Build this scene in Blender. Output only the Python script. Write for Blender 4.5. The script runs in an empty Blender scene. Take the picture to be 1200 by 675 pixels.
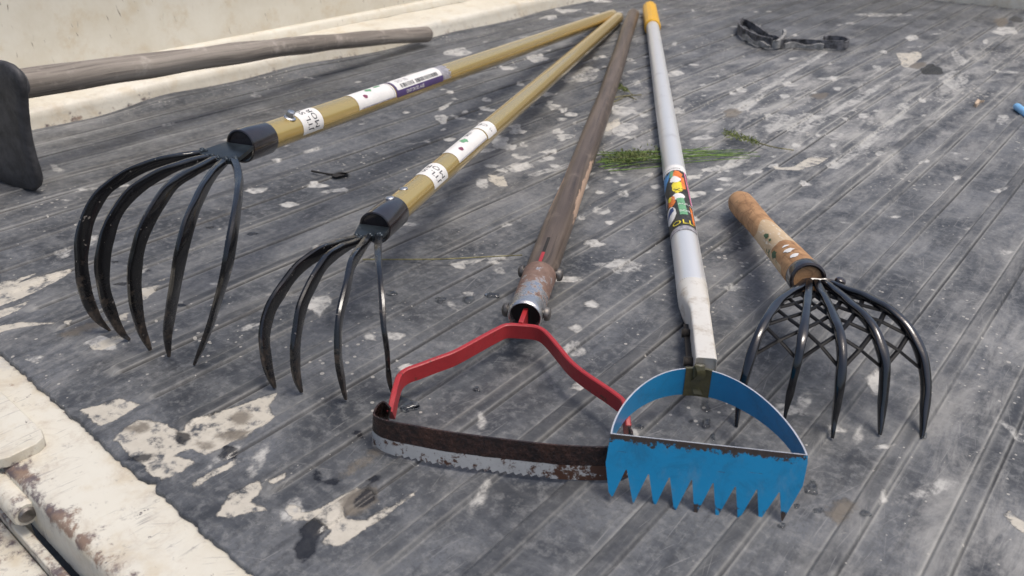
import bpy, math, random
import numpy as np
from mathutils import Vector, Matrix
R = math.radians
rng = random.Random(7)
C = bpy.context.scene.collection
sc = bpy.context.scene

# ------------------------------------------------------------------ camera, world, sun, exposure
# bed coordinates in metres: X across the truck bed, Y along it towards the cab, Z up; mat surface at z = 0
F, PITCH, YAW, H = 943.0, R(29.222), R(40.042), 0.40          # F: focal length for a 1200 px wide frame
cam = bpy.data.objects.new('camera', bpy.data.cameras.new('camera')); C.objects.link(cam); sc.camera = cam
cam.data.sensor_width = 36; cam.data.lens = F / 1200 * 36
cam.data.clip_start = 0.01; cam.data.clip_end = 500
cam.location = (0, 0, H); cam.rotation_euler = (R(90) - PITCH, 0, YAW)
cam.data.dof.use_dof = True; cam.data.dof.focus_distance = 0.74; cam.data.dof.aperture_fstop = 11

SUN_EL, SUN_DIR = R(71), Vector((0.70, 0.30))
w = bpy.data.worlds.new('World'); sc.world = w; w.use_nodes = True
wn = w.node_tree.nodes; bg = wn['Background']; sky = wn.new('ShaderNodeTexSky')
sky.sky_type = 'NISHITA'; sky.sun_disc = False; sky.sun_elevation = SUN_EL
sky.sun_rotation = math.atan2(SUN_DIR.x, SUN_DIR.y); sky.dust_density = 5.0; sky.air_density = 1.0; sky.ozone_density = 1.0
w.node_tree.links.new(sky.outputs[0], bg.inputs[0]); bg.inputs[1].default_value = 0.13
sl = bpy.data.lights.new('sun', 'SUN'); so = bpy.data.objects.new('sun', sl); C.objects.link(so)
sl.energy = 1.4; sl.angle = R(20); sl.color = (1.0, 0.955, 0.89)
_d = Vector((SUN_DIR.normalized().x * math.cos(SUN_EL), SUN_DIR.normalized().y * math.cos(SUN_EL), math.sin(SUN_EL)))
so.rotation_euler = _d.to_track_quat('Z', 'Y').to_euler()
sc.view_settings.view_transform = 'Standard'; sc.view_settings.look = 'None'; sc.view_settings.gamma = 1
sc.view_settings.exposure = 0.25; sc.view_settings.use_curve_mapping = False
sc.cycles.use_denoising = True; sc.cycles.max_bounces = 8

# ------------------------------------------------------------------ survey: where a sight line meets a height, a depth or a wall
def ray(px, py):
    x = (px - 600) / F; y = -(py - 337.5) / F
    fw = math.cos(PITCH) + y * math.sin(PITCH); up = -math.sin(PITCH) + y * math.cos(PITCH)
    c, s = math.cos(YAW), math.sin(YAW)
    return Vector((-fw * s + x * c, fw * c + x * s, up))
O = Vector((0, 0, H))
def at(px, py, z=0.0):
    r = ray(px, py); return O + r * ((z - H) / r.z)
def deep(px, py, d): return O + ray(px, py) * d
def on_axis(px, py, p0, a):                          # distance along an axis nearest to a sight line
    r = ray(px, py).normalized(); w0 = p0 - O; b = a.dot(r)
    return (b * r.dot(w0) - a.dot(w0)) / (1 - b * b)
def Z8(l, ox, oy, s): return [(x / s + ox, y / s + oy) for x, y in l]

# ------------------------------------------------------------------ geometry helpers
class Geo:
    def __init__(g): g.v = []; g.f = []; g.uv = []; g.mi = []; g.cur = 0
    def add(g, vs, fs, uv=None):
        b = len(g.v); g.v += [tuple(p) for p in vs]; g.f += [tuple(i + b for i in f) for f in fs]
        g.uv += list(uv) if uv else [(p[0], p[1], p[2]) for p in vs]
        g.mi += [g.cur] * len(fs); return g
    def loft(g, rings, closed=True, cap0=True, cap1=True, uvs=None):
        n = len(rings[0]); m = len(rings); vs = []; uv = []
        nn = n + 1 if closed else n
        arc = []
        for k, r in enumerate(rings):
            rr = list(r) + [r[0]] if closed else list(r)
            vs += rr
        s = 0.0
        for k in range(m):
            if k: s += (sum((Vector(p) for p in rings[k]), Vector()) / n - sum((Vector(p) for p in rings[k - 1]), Vector()) / n).length
            a = 0.0
            for j in range(nn):
                if j: a += (Vector(vs[k * nn + j]) - Vector(vs[k * nn + j - 1])).length
                uv.append((s, a, 0))
        fs = [(k * nn + j, k * nn + j + 1, (k + 1) * nn + j + 1, (k + 1) * nn + j) for k in range(m - 1) for j in range(nn - 1)]
        if closed and cap0: b = len(vs); vs += list(rings[0]); uv += uv[:n]; fs.append(tuple(reversed(range(b, b + n))))
        if closed and cap1: b = len(vs); vs += list(rings[-1]); uv += uv[(m - 1) * nn:(m - 1) * nn + n]; fs.append(tuple(range(b, b + n)))
        return g.add(vs, fs, uv)
    def box(g, c, ex, ey, ez):                        # centre and three half-extent vectors
        c = Vector(c); ex = Vector(ex); ey = Vector(ey); ez = Vector(ez)
        vs = [c + ex * i + ey * j + ez * k for i in (-1, 1) for j in (-1, 1) for k in (-1, 1)]
        if ex.cross(ey).dot(ez) > 0: fs = [(0, 1, 3, 2), (4, 6, 7, 5), (0, 4, 5, 1), (2, 3, 7, 6), (0, 2, 6, 4), (1, 5, 7, 3)]
        else: fs = [(2, 3, 1, 0), (5, 7, 6, 4), (1, 5, 4, 0), (6, 7, 3, 2), (4, 6, 2, 0), (3, 7, 5, 1)]
        return g.add(vs, fs)

def part(name, g, mat, parent=None, smooth=35, attrs=None, bevel=None):
    root = parent
    while root is not None and root.parent is not None: root = root.parent
    off = Vector(root.location) if root is not None else Vector()
    me = bpy.data.meshes.new(name)
    me.from_pydata([(p[0] - off.x, p[1] - off.y, p[2] - off.z) for p in g.v], [], g.f)
    for m in (mat if isinstance(mat, (list, tuple)) else [mat]): me.materials.append(m)
    if any(g.mi): me.polygons.foreach_set('material_index', g.mi)
    a = me.attributes.new('uvm', 'FLOAT_VECTOR', 'POINT'); a.data.foreach_set('vector', np.array(g.uv, dtype=np.float32).ravel())
    for k, arr in (attrs or {}).items():
        a = me.attributes.new(k, 'FLOAT', 'POINT'); a.data.foreach_set('value', np.asarray(arr, dtype=np.float32))
    me.validate()
    if smooth:
        me.shade_smooth(); me.set_sharp_from_angle(angle=R(smooth))
    me.update()
    o = bpy.data.objects.new(name, me); C.objects.link(o); o.parent = parent
    if bevel:
        b = o.modifiers.new('bevel', 'BEVEL'); b.width = bevel; b.segments = 2; b.limit_method = 'ANGLE'; b.angle_limit = R(40)
    return o
def thing(name, label, cat, loc, group=None):
    o = bpy.data.objects.new(name, None); C.objects.link(o); o.location = loc; o.empty_display_size = 0.02
    o['label'] = label; o['category'] = cat
    if group: o['group'] = group
    return o
def tag(o, label, cat, group=None):
    o['label'] = label; o['category'] = cat
    if group: o['group'] = group
    return o

def catmull(P, n):
    P = [Vector(p) for p in P]; P = [P[0] * 2 - P[1]] + P + [P[-1] * 2 - P[-2]]; out = []
    for i in range(1, len(P) - 2):
        for k in range(n):
            t = k / n
            out.append(0.5 * (2 * P[i] + (P[i + 1] - P[i - 1]) * t + (2 * P[i - 1] - 5 * P[i] + 4 * P[i + 1] - P[i + 2]) * t * t + (3 * P[i] - P[i - 1] - 3 * P[i + 1] + P[i + 2]) * t ** 3))
    out.append(P[-2]); return out
def lerp_table(tab, x):
    for (a, va), (b, vb) in zip(tab, tab[1:]):
        if x <= b: return va + (vb - va) * max(0, (x - a)) / (b - a)
    return tab[-1][1]
def arcs(P):
    s = [0.0]
    for a, b in zip(P, P[1:]): s.append(s[-1] + (Vector(b) - Vector(a)).length)
    return s
def tangents(P):
    return [((P[min(i + 1, len(P) - 1)] - P[max(i - 1, 0)]).normalized()) for i in range(len(P))]

class Axis:                                           # a straight round bar from p0 (near) to p1 (far)
    def __init__(s, p0, p1):
        s.p0 = Vector(p0); s.p1 = Vector(p1); s.L = (s.p1 - s.p0).length; s.a = (s.p1 - s.p0) / s.L
        s.up = (Vector((0, 0, 1)) - s.a * s.a.z).normalized(); s.side = s.a.cross(s.up)
    def pt(s, d, th, r): return s.p0 + s.a * d + s.up * (r * math.cos(th)) + s.side * (r * math.sin(th))
    def at(s, px, py): return on_axis(px, py, s.p0, s.a)
    def eye(s, d):                                    # angle round the bar that faces the photographer
        v = O - (s.p0 + s.a * d); return math.atan2(v.dot(s.side), v.dot(s.up))
def bar(g, ax, prof, n=28, bend=None, wob=0.0, seed=0):
    rr = random.Random(seed); ph = [rr.uniform(0, 6) for _ in range(4)]
    rings = []
    for d, r in prof:
        off = bend(d) if bend else Vector()
        ring = []
        for j in range(n):
            th = math.pi - 2 * math.pi * j / n
            q = r * (1 + wob * (math.sin(3 * th + ph[0] + d * 17) * .5 + math.sin(2 * th + ph[1] + d * 31) * .5 + math.sin(5 * th + ph[2] - d * 57) * .35))
            ring.append(ax.pt(d, th, q) + off)
        rings.append(ring)
    return g.loft(rings)
def shell(g, ax, d0, d1, th0, th1, r, torn=None, nd=14, nt=22, flip=False):   # a thin patch wrapped on a bar
    vs = []; fs = []; uv = []
    for i in range(nt + 1):
        th = th0 + (th1 - th0) * i / nt
        for k in range(nd + 1):
            t = k / nd; a, b = d0, d1
            if torn: b = d1 - torn(i / nt)
            d = a + (b - a) * t
            rr = r(d) if callable(r) else r
            vs.append(ax.pt(d, th, rr)); uv.append((d - d0, (th - th0) * rr, 0))
    for i in range(nt):
        for k in range(nd):
            q = (i * (nd + 1) + k, i * (nd + 1) + k + 1, (i + 1) * (nd + 1) + k + 1, (i + 1) * (nd + 1) + k)
            fs.append(q)
    return g.add(vs, fs, uv)
def glyphs(text, size):                               # outline letters as flat triangles, (x, y) in metres
    cu = bpy.data.curves.new('letters', 'FONT'); cu.body = text; cu.size = size; cu.resolution_u = 2
    o = bpy.data.objects.new('letters', cu); C.objects.link(o)
    dg = bpy.context.evaluated_depsgraph_get(); me = bpy.data.meshes.new_from_object(o.evaluated_get(dg))
    v = [(p.co.x, p.co.y) for p in me.vertices]; f = [tuple(p.vertices) for p in me.polygons]
    bpy.data.objects.remove(o); bpy.data.curves.remove(cu); bpy.data.meshes.remove(me)
    return v, f
def wrap_flat(g, ax, r, v, f, fn):                    # fn maps a flat (x, y) to (distance along, angle)
    vs = [ax.pt(*fn(x, y), r) for x, y in v]
    nrm = None
    out = []
    for q in f:
        a, b, c = vs[q[0]], vs[q[1]], vs[q[2]]; cen = (a + b + c) / 3
        n = (b - a).cross(c - a); d = (cen - ax.p0); rad = d - ax.a * d.dot(ax.a)
        out.append(q if n.dot(rad) > 0 else tuple(reversed(q)))
    return g.add(vs, out)
def poly_wrap(g, ax, r, pts, sub=True):               # pts: (distance along, angle); fan from the centre, densified outline
    if sub:
        q = []
        for (a, b), (c, d) in zip(pts, pts[1:] + pts[:1]):
            for k in range(3): q.append((a + (c - a) * k / 3, b + (d - b) * k / 3))
        pts = q
    cd = sum(p[0] for p in pts) / len(pts); ct = sum(p[1] for p in pts) / len(pts)
    mid = [((p[0] + cd) / 2, (p[1] + ct) / 2) for p in pts]
    n = len(pts); allp = [(cd, ct)] + mid + list(pts); f = []
    for i in range(n):
        j = (i + 1) % n
        f += [(0, 1 + i, 1 + j), (1 + i, 1 + n + i, 1 + n + j), (1 + i, 1 + n + j, 1 + j)]
    return wrap_flat(g, ax, r, allp, f, lambda x, y: (x, y))

# ------------------------------------------------------------------ materials
class Mat:
    def __init__(s, name):
        s.m = bpy.data.materials.new(name); s.m.use_nodes = True; s.t = s.m.node_tree; s.b = s.t.nodes['Principled BSDF']
    def N(s, t, **k):
        n = s.t.nodes.new(t)
        for a, v in k.items(): setattr(n, a, v)
        return n
    def put(s, sock, v):
        if isinstance(v, bpy.types.NodeSocket): s.t.links.new(v, sock)
        elif isinstance(v, (tuple, list)) and len(v) == 3 and sock.type == 'RGBA': sock.default_value = (*v, 1)
        else: sock.default_value = v
    def obj(s): return s.N('ShaderNodeTexCoord').outputs['Object']
    def attr(s, n, vec=False): return s.N('ShaderNodeAttribute', attribute_name=n).outputs['Vector' if vec else 'Fac']
    def map(s, v, scale=(1, 1, 1), rot=(0, 0, 0), loc=(0, 0, 0)):
        n = s.N('ShaderNodeMapping'); s.put(n.inputs[0], v); n.inputs[1].default_value = loc; n.inputs[2].default_value = rot; n.inputs[3].default_value = scale; return n.outputs[0]
    def noise(s, v, scale, det=4, rough=.55, dist=0):
        n = s.N('ShaderNodeTexNoise'); s.put(n.inputs['Vector'], v); n.inputs['Scale'].default_value = scale; n.inputs['Detail'].default_value = det
        n.inputs['Roughness'].default_value = rough; n.inputs['Distortion'].default_value = dist; return n.outputs[0]
    def voro(s, v, scale, feat='F1', rand=1.0):
        n = s.N('ShaderNodeTexVoronoi', feature=feat); s.put(n.inputs['Vector'], v); n.inputs['Scale'].default_value = scale; n.inputs['Randomness'].default_value = rand; return n
    def step(s, x, a, b):                             # smooth ramp from a to b, clamped
        n = s.N('ShaderNodeMapRange', interpolation_type='SMOOTHSTEP'); s.put(n.inputs[0], x); n.inputs[1].default_value = a; n.inputs[2].default_value = b; return n.outputs[0]
    def math(s, op, a, b=0.0, clamp=False):
        n = s.N('ShaderNodeMath', operation=op, use_clamp=clamp); s.put(n.inputs[0], a); s.put(n.inputs[1], b); return n.outputs[0]
    def mix(s, f, a, b):
        n = s.N('ShaderNodeMix', data_type='RGBA'); s.put(n.inputs[0], f); s.put(n.inputs[6], a); s.put(n.inputs[7], b); return n.outputs[2]
    def mixf(s, f, a, b):
        n = s.N('ShaderNodeMix', data_type='FLOAT'); s.put(n.inputs[0], f); s.put(n.inputs[2], a); s.put(n.inputs[3], b); return n.outputs[0]
    def sep(s, v): return s.N('ShaderNodeSeparateXYZ'), v
    def xyz(s, v):
        n = s.N('ShaderNodeSeparateXYZ'); s.put(n.inputs[0], v); return n.outputs
    def bump(s, h, dist, strength=1.0):
        n = s.N('ShaderNodeBump'); s.put(n.inputs['Height'], h); n.inputs['Distance'].default_value = dist; n.inputs['Strength'].default_value = strength
        s.t.links.new(n.outputs[0], s.b.inputs['Normal'])
    def set(s, col=None, rough=None, metal=None, coat=None, coatr=None, spec=None):
        if col is not None: s.put(s.b.inputs['Base Color'], col)
        if rough is not None: s.put(s.b.inputs['Roughness'], rough)
        if metal is not None: s.put(s.b.inputs['Metallic'], metal)
        if coat is not None: s.put(s.b.inputs['Coat Weight'], coat)
        if coatr is not None: s.put(s.b.inputs['Coat Roughness'], coatr)
        if spec is not None: s.put(s.b.inputs['Specular IOR Level'], spec)
        return s.m

def m_rubber():
    M = Mat('ribbed_rubber'); o = M.obj()
    streak = M.noise(M.map(o, (42, 2.6, 1)), 1, 6, .6)
    streak2 = M.noise(M.map(o, (150, 7, 1), loc=(3, 5, 0)), 1, 4, .6)
    blot = M.noise(o, 9, 7, .62, .4); fine = M.noise(o, 130, 5, .65); smear = M.noise(M.map(o, (9, 34, 1), rot=(0, 0, .5)), 1, 6, .65, .6)
    tiny = M.noise(o, 330, 5, .7); ribtop = M.attr('ribtop')
    base = M.mix(M.step(blot, .36, .68), (.029, .033, .040), (.122, .129, .140))
    base = M.mix(M.math('MULTIPLY', M.step(smear, .48, .70), .30), base, (.235, .238, .238))
    base = M.mix(M.math('MULTIPLY', M.step(streak, .47, .75), .22), base, (.23, .233, .235))
    base = M.mix(M.math('MULTIPLY', M.step(M.noise(o, 26, 7, .7, .8), .52, .72), .55), base, (.040, .044, .051))
    base = M.mix(M.math('MULTIPLY', M.step(streak2, .52, .66), .34), base, (.024, .026, .030))
    base = M.mix(M.math('MULTIPLY', M.step(M.math('ADD', M.math('MULTIPLY', fine, .6), M.math('MULTIPLY', tiny, .4)), .47, .62), .50), base, (.245, .247, .243))
    base = M.mix(M.math('MULTIPLY', M.step(tiny, .50, .58), .34), base, (.02, .022, .026))
    base = M.mix(M.math('MULTIPLY', ribtop, M.mixf(M.step(M.noise(M.map(o, (12, 4, 1), loc=(2, 8, 0)), 1, 5), .38, .62), .10, .62)), base, (.036, .038, .042))
    film = M.attr('film'); edge = M.attr('edge')
    fm = M.math('MULTIPLY', M.math('MULTIPLY', film, .85), M.step(M.noise(M.map(o, (28, 9, 1), loc=(9, 1, 0)), 1, 9, .75, .5), .42, .66))
    base = M.mix(fm, base, (.38, .37, .345))
    em = M.math('MULTIPLY', edge, M.step(M.noise(M.map(o, (26, 5, 1), loc=(1, 7, 0)), 1, 5, .7), .36, .62))
    base = M.mix(M.math('MULTIPLY', em, M.mixf(film, .35, 1.0)), base, (.43, .42, .385))
    foot_shade = M.math('MULTIPLY', M.attr('foot_shade'), M.step(M.noise(M.map(o, (10, 3, 1)), 1, 4), .35, .6))
    base = M.mix(M.math('MULTIPLY', foot_shade, .72, True), base, (.012, .012, .013))  # shade painted into the colour along each rib's foot, heavier on one side
    # specks of old paint, dots and hairline scratches
    vd = M.voro(o, 95); dots = M.math('LESS_THAN', vd.outputs['Distance'], M.math('MULTIPLY', M.math('ADD', M.math('MULTIPLY', film, .55), M.step(M.noise(o, 5, 3), .42, .75)), .21))
    base = M.mix(M.math('MULTIPLY', dots, .75), base, (.42, .40, .36))
    vs_ = M.voro(o, 260); d2 = M.math('LESS_THAN', vs_.outputs['Distance'], M.math('MULTIPLY', M.step(M.noise(o, 11, 3), .45, .8), .16))
    base = M.mix(M.math('MULTIPLY', d2, .6), base, (.38, .37, .34))
    for k, (rot, sc_) in enumerate(((1.2, 1), (1.45, 1), (1.62, 1), (1.85, 1), (.5, 1), (1.55, 1))):
        h = M.noise(M.map(M.map(o, rot=(0, 0, -rot)), (16, 620, 1), loc=(k * 3.1, k, 0)), 1, 2, .5)
        base = M.mix(M.math('MULTIPLY', M.step(h, .665, .72), M.math('MULTIPLY', M.step(M.noise(o, 8 + k, 2), .42, .62), .38)), base, (.30, .295, .28))
    n1 = M.math('MULTIPLY', M.math('SUBTRACT', M.noise(o, 160, 6, .7), .5), .0065)
    big = M.math('MULTIPLY', M.math('SUBTRACT', M.noise(o, 42, 3, .5), .5), .005)
    wob = M.math('ADD', n1, big)
    def mask(a, w=.0008, amp=1.0): return M.step(M.math('ADD', M.attr(a), M.math('MULTIPLY', wob, amp)), -w, w)
    pale = mask('pale', .0016, .8); mud = mask('mud', .004, 2.2); cream = mask('cream'); wet = mask('wet', .0015)
    pbreak = M.step(M.noise(o, 75, 6, .7), .34, .52)
    base = M.mix(M.math('MULTIPLY', pale, M.step(M.math('ADD', M.math('MULTIPLY', M.noise(M.map(o, (60, 14, 1)), 1, 7, .7, .6), .6), M.math('MULTIPLY', fine, .4)), .40, .60)), base, (.44, .43, .40))
    splat = mask('splat', .0015)
    base = M.mix(M.math('MULTIPLY', splat, M.step(M.noise(o, 60, 7, .72), .30, .60)), base, M.mix(fine, (.60, .585, .545), (.38, .37, .345)))
    base = M.mix(M.math('MULTIPLY', cream, M.math('MULTIPLY', pbreak, .95)), base, M.mix(fine, (.60, .56, .48), (.40, .365, .30)))
    base = M.mix(M.math('MULTIPLY', mud, .85), base, M.mix(fine, (.09, .075, .058), (.20, .175, .14)))
    base = M.mix(M.math('MULTIPLY', wet, .85), base, (.010, .010, .012))
    rough = M.mixf(M.step(blot, .3, .7), .48, .70)
    rough = M.mixf(wet, rough, .22)
    M.set(base, rough, spec=.42)
    hh = M.math('ADD', M.math('MULTIPLY', fine, .35), M.math('ADD', M.math('MULTIPLY', streak2, .4), M.math('MULTIPLY', M.math('MAXIMUM', M.math('MAXIMUM', cream, splat), mud), .8)))
    M.bump(hh, .0020, .7)
    return M.m
def m_cream(name, scratch=1.0, rust=1.0, edge_attr=False, dim=1.0):
    M = Mat(name); o = M.obj()
    base = M.mix(M.step(M.noise(o, 7, 6, .65), .35, .7), tuple(dim * c for c in (.79, .755, .65)), tuple(dim * c for c in (.70, .65, .53)))
    base = M.mix(M.math('MULTIPLY', M.step(M.noise(o, 24, 6, .7), .48, .72), .7), base, tuple(dim * c for c in (.64, .545, .39)))
    if scratch:
        for k, (rot, thr, s) in enumerate(((1.45, .655, 1), (1.58, .655, 1.3), (1.30, .67, .8), (.8, .68, 1.1))):
            h = M.noise(M.map(M.map(o, rot=(0, 0, -rot)), (22 * s, 430 * s, 60), loc=(k * 2.3, k * 1.7, 0)), 1, 3, .55)
            reg = M.step(M.noise(o, 15 + 4 * k, 5, .65), .50, .62)
            base = M.mix(M.math('MULTIPLY', M.math('MULTIPLY', M.step(h, thr - .05, thr + .02), reg), .5 * scratch), base, (.19, .18, .18))
        wear = M.math('MULTIPLY', M.step(M.noise(M.map(o, (34, 16, 30), loc=(5, 2, 1)), 1, 8, .75, .4), .50, .66), M.step(M.noise(o, 7, 2), .40, .58))
        base = M.mix(M.math('MULTIPLY', wear, .55 * scratch), base, (.36, .36, .37))
        chips = M.step(M.noise(o, 60, 6, .72), .65, .675)
        base = M.mix(M.math('MULTIPLY', chips, scratch), base, (.13, .115, .11))
    else:
        for k, rot in enumerate((.1, -.2)):
            h = M.noise(M.map(M.map(o, rot=(rot, 0, 0)), (60, 210, 34), loc=(k * 2.3, k * 1.7, 0)), 1, 3, .6)
            base = M.mix(M.math('MULTIPLY', M.step(h, .675, .71), M.step(M.noise(o, 6 + k, 4), .46, .58)), base, (.17, .13, .09))
    rs = M.step(M.noise(o, 16, 7, .75), .66, .72)
    base = M.mix(M.math('MULTIPLY', rs, .8 * rust), base, M.mix(M.noise(o, 90, 4), (.10, .045, .025), (.30, .16, .08)))
    if edge_attr:
        e = M.attr('edge'); em = M.step(M.math('ADD', e, M.math('MULTIPLY', M.math('SUBTRACT', M.noise(o, 38, 6, .75), .5), 1.6)), .55, .75)
        base = M.mix(em, base, M.mix(M.step(M.noise(o, 60, 5), .42, .6), (.12, .095, .10), (.24, .165, .12)))
    if scratch: base = M.mix(M.math('MULTIPLY', M.step(M.noise(o, 34, 8, .78, .6), .47, .72), .62 * min(1, .3 + scratch)), base, (.40, .33, .255)); base = M.mix(M.math('MULTIPLY', M.step(M.noise(o, 90, 6, .75), .58, .70), .5 * min(1, .3 + scratch)), base, (.20, .18, .17))
    M.set(base, M.mixf(M.noise(o, 30, 4), .35, .6), spec=.4)
    M.bump(M.noise(o, 60, 6, .7), .0012, .4)
    return M.m
def m_black(name='black_gloss_paint', tipwear=True):
    M = Mat(name); o = M.obj()
    n = M.noise(o, 120, 6, .7)
    base = M.mix(M.step(n, .58, .75), (.006, .006, .007), (.022, .021, .022))
    rough = M.mixf(M.noise(o, 50, 4), .16, .34)
    if tipwear:
        u = M.attr('tip'); wr = M.step(M.math('ADD', u, M.math('MULTIPLY', M.math('SUBTRACT', M.noise(o, 95, 6, .75), .5), 1.5)), .74, 1.08)
        base = M.mix(wr, base, M.mix(M.step(M.noise(o, 160, 4), .42, .62), (.022, .015, .011), (.075, .055, .040)))
        rough = M.mixf(wr, rough, .62)
        sp = M.step(M.noise(o, 210, 3, .6), .69, .72); base = M.mix(M.math('MULTIPLY', sp, .7), base, (.22, .20, .18))
    M.set(base, rough, spec=.45, coat=.5, coatr=.10)
    M.bump(M.noise(o, 160, 5, .65), .0008, .35)
    return M.m
def m_plain(name, col, rough, metal=0.0, var=.25, scale=60, coat=0.0, bump=.0003, spec=.5):
    M = Mat(name); o = M.obj(); n = M.noise(o, scale, 6, .65)
    c2 = tuple(x * (1 - var) for x in col); c3 = tuple(min(1, x * (1 + var * .5)) for x in col)
    M.set(M.mix(M.step(n, .3, .7), c2, c3), M.mixf(n, max(.05, rough - .1), rough + .12), metal, coat, .15, spec)
    if bump: M.bump(M.noise(o, scale * 3, 5, .65), bump, .5)
    return M.m
def m_gold():
    M = Mat('gold_paint'); o = M.obj(); u = M.attr('uvm', True)
    n = M.noise(M.map(u, (2, 14, 1)), 1, 3, .5); d = M.step(M.noise(o, 45, 7, .72), .68, .78)
    col = M.mix(M.step(n, .3, .7), (.70, .50, .165), (.72, .515, .175))
    col = M.mix(M.math('MULTIPLY', d, .6), col, (.16, .12, .06))
    sp = M.step(M.noise(o, 260, 3, .6), .70, .73); col = M.mix(M.math('MULTIPLY', sp, .8), col, (.08, .06, .04))
    M.set(col, M.mixf(n, .20, .26), .65, .8, .08); M.bump(M.noise(o, 180, 4), .0003, .3)
    return M.m
def m_wood(name, dark, light, chip=None, bumpd=.0012, gl=.55, sc_=1.0):
    M = Mat(name); u = M.attr('uvm', True); o = M.obj()
    g1 = M.noise(M.map(u, (9 * sc_, 330 * sc_, 1)), 1, 6, .68, .3); g2 = M.noise(M.map(u, (3 * sc_, 60 * sc_, 1), loc=(4, 2, 0)), 1, 5, .6, .5)
    col = M.mix(M.step(g2, .32, .68), dark, light)
    col = M.mix(M.math('MULTIPLY', M.step(g1, .5, .68), .65), col, tuple(x * .35 for x in dark))
    cr = M.noise(M.map(u, (5 * sc_, 420 * sc_, 1), loc=(7, 3, 0)), 1, 3, .5); cm = M.step(cr, .66, .71)
    col = M.mix(M.math('MULTIPLY', cm, .8), col, (.012, .009, .007))
    col = M.mix(M.math('MULTIPLY', M.step(M.noise(o, 28, 6, .7), .52, .74), .5), col, tuple(min(1, x * 1.5 + .03) for x in light))
    rough = M.mixf(g2, gl - .08, gl + .15)
    if chip:
        a = M.attr('chip'); k = M.step(M.math('ADD', a, M.math('MULTIPLY', M.math('SUBTRACT', M.noise(M.map(u, (40, 160, 1)), 1, 5, .7), .5), 1.6)), .55, .68)
        col = M.mix(k, col, M.mix(g1, chip, tuple(x * .6 for x in chip))); rough = M.mixf(k, rough, .85)
    M.set(col, rough, spec=.4); M.bump(M.math('SUBTRACT', M.math('MULTIPLY', g1, .6), cm), bumpd, .5)
    return M.m

RUBBER = m_rubber()
SILL = m_cream('scratched_cream_paint', 1.0, 1.0, True, .80)
WALLP = m_cream('cream_wall_paint', 0.0, .30, False, .90)
CURBP = m_cream('curb_cream_paint', .25, .7, True, .88)
BLACK = m_black()
BLACK2 = m_plain('black_ferrule_paint', (.019, .014, .015), .16, 0, .4, 90, .7)
STRANDB = m_plain('matt_black_wire', (.005, .005, .006), .5, 0, .3, 70, 0, .0005, .2)
GLOSSBLACK = m_plain('black_enamel', (.006, .006, .008), .14, 0, .3, 70, .8, .0005)
GOLD = m_gold()
STEELP = m_plain('blue_black_steel', (.035, .046, .055), .35, .5, .5, 60)
PAPER = m_plain('white_label_paper', (.78, .76, .72), .5, 0, .06, 90, 0, .0001)
INK = m_plain('black_print', (.03, .03, .035), .5, 0, .1, 60, 0, 0)
PURPLE = m_plain('purple_print', (.075, .045, .15), .45, 0, .15, 90, 0, 0)
GREY_PRINT = m_plain('worn_silver_label', (.42, .40, .42), .4, .2, .5, 240, 0, .0002)
REDPR = m_plain('red_print', (.22, .055, .10), .5, 0, .2, 60, 0, 0)
GREENPR = m_plain('green_print', (.16, .38, .20), .5, 0, .3, 200, 0, 0)
YELPR = m_plain('yellow_print', (.80, .66, .04), .45, 0, .12, 200, 0, 0)
BLUEPR = m_plain('blue_print', (.10, .33, .66), .45, 0, .25, 200, 0, 0)
NAVYPR = m_plain('navy_print', (.03, .07, .22), .45, 0, .25, 200, 0, 0)
ORANGEPR = m_plain('orange_print', (.78, .20, .03), .45, 0, .3, 200, 0, 0)
PINKPR = m_plain('pink_print', (.75, .22, .38), .45, 0, .2, 200, 0, 0)
DARKPR = m_plain('dark_olive_print', (.045, .043, .035), .45, 0, .7, 260, 0, 0)
ZINC = m_plain('zinc_screw', (.55, .56, .57), .3, .9, .35, 160)
BOLT = m_plain('dull_bolt_steel', (.20, .185, .17), .48, .8, .5, 140)
HOLE = m_plain('dark_inside', (.02, .017, .015), .8, 0, .5, 60)
WOOD_DARK = m_wood('dark_handle_wood', (.070, .050, .037), (.155, .118, .090), (.50, .35, .25), .0012, .36)
WOOD_GREY = m_wood('weathered_grey_wood', (.185, .160, .135), (.36, .32, .275), None, .003, .8, .8)
IRON = m_plain('dark_forged_iron', (.075, .074, .077), .62, .35, .5, 45, 0, .002)
YELLOW = m_plain('yellow_plastic', (.80, .44, .03), .4, 0, .12, 40)
GRASS = m_plain('green_grass', (.14, .225, .05), .6, 0, .6, 120)
SEEDG = m_plain('olive_seed', (.15, .18, .05), .75, 0, .7, 160)
STRAW = m_plain('dry_grass', (.22, .20, .10), .7, 0, .5, 120)
CHIPW = m_plain('pale_wood_chip', (.55, .42, .30), .8, 0, .3, 120)
PENBLUE = m_plain('light_blue_plastic', (.22, .50, .80), .35, 0, .1, 40)
STRAP = m_plain('dusty_webbing', (.13, .13, .138), .85, 0, .9, 75, 0, .0015)
STRAPPALE = m_plain('frayed_pale_webbing', (.30, .295, .28), .85, 0, .5, 120, 0, .0012)
ASPHALT = m_plain('asphalt', (.05, .05, .048), .9, 0, .4, 60, 0, .004)
BAREMETAL = m_plain('bare_cut_metal', (.50, .52, .56), .45, .2, .2, 160)

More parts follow.
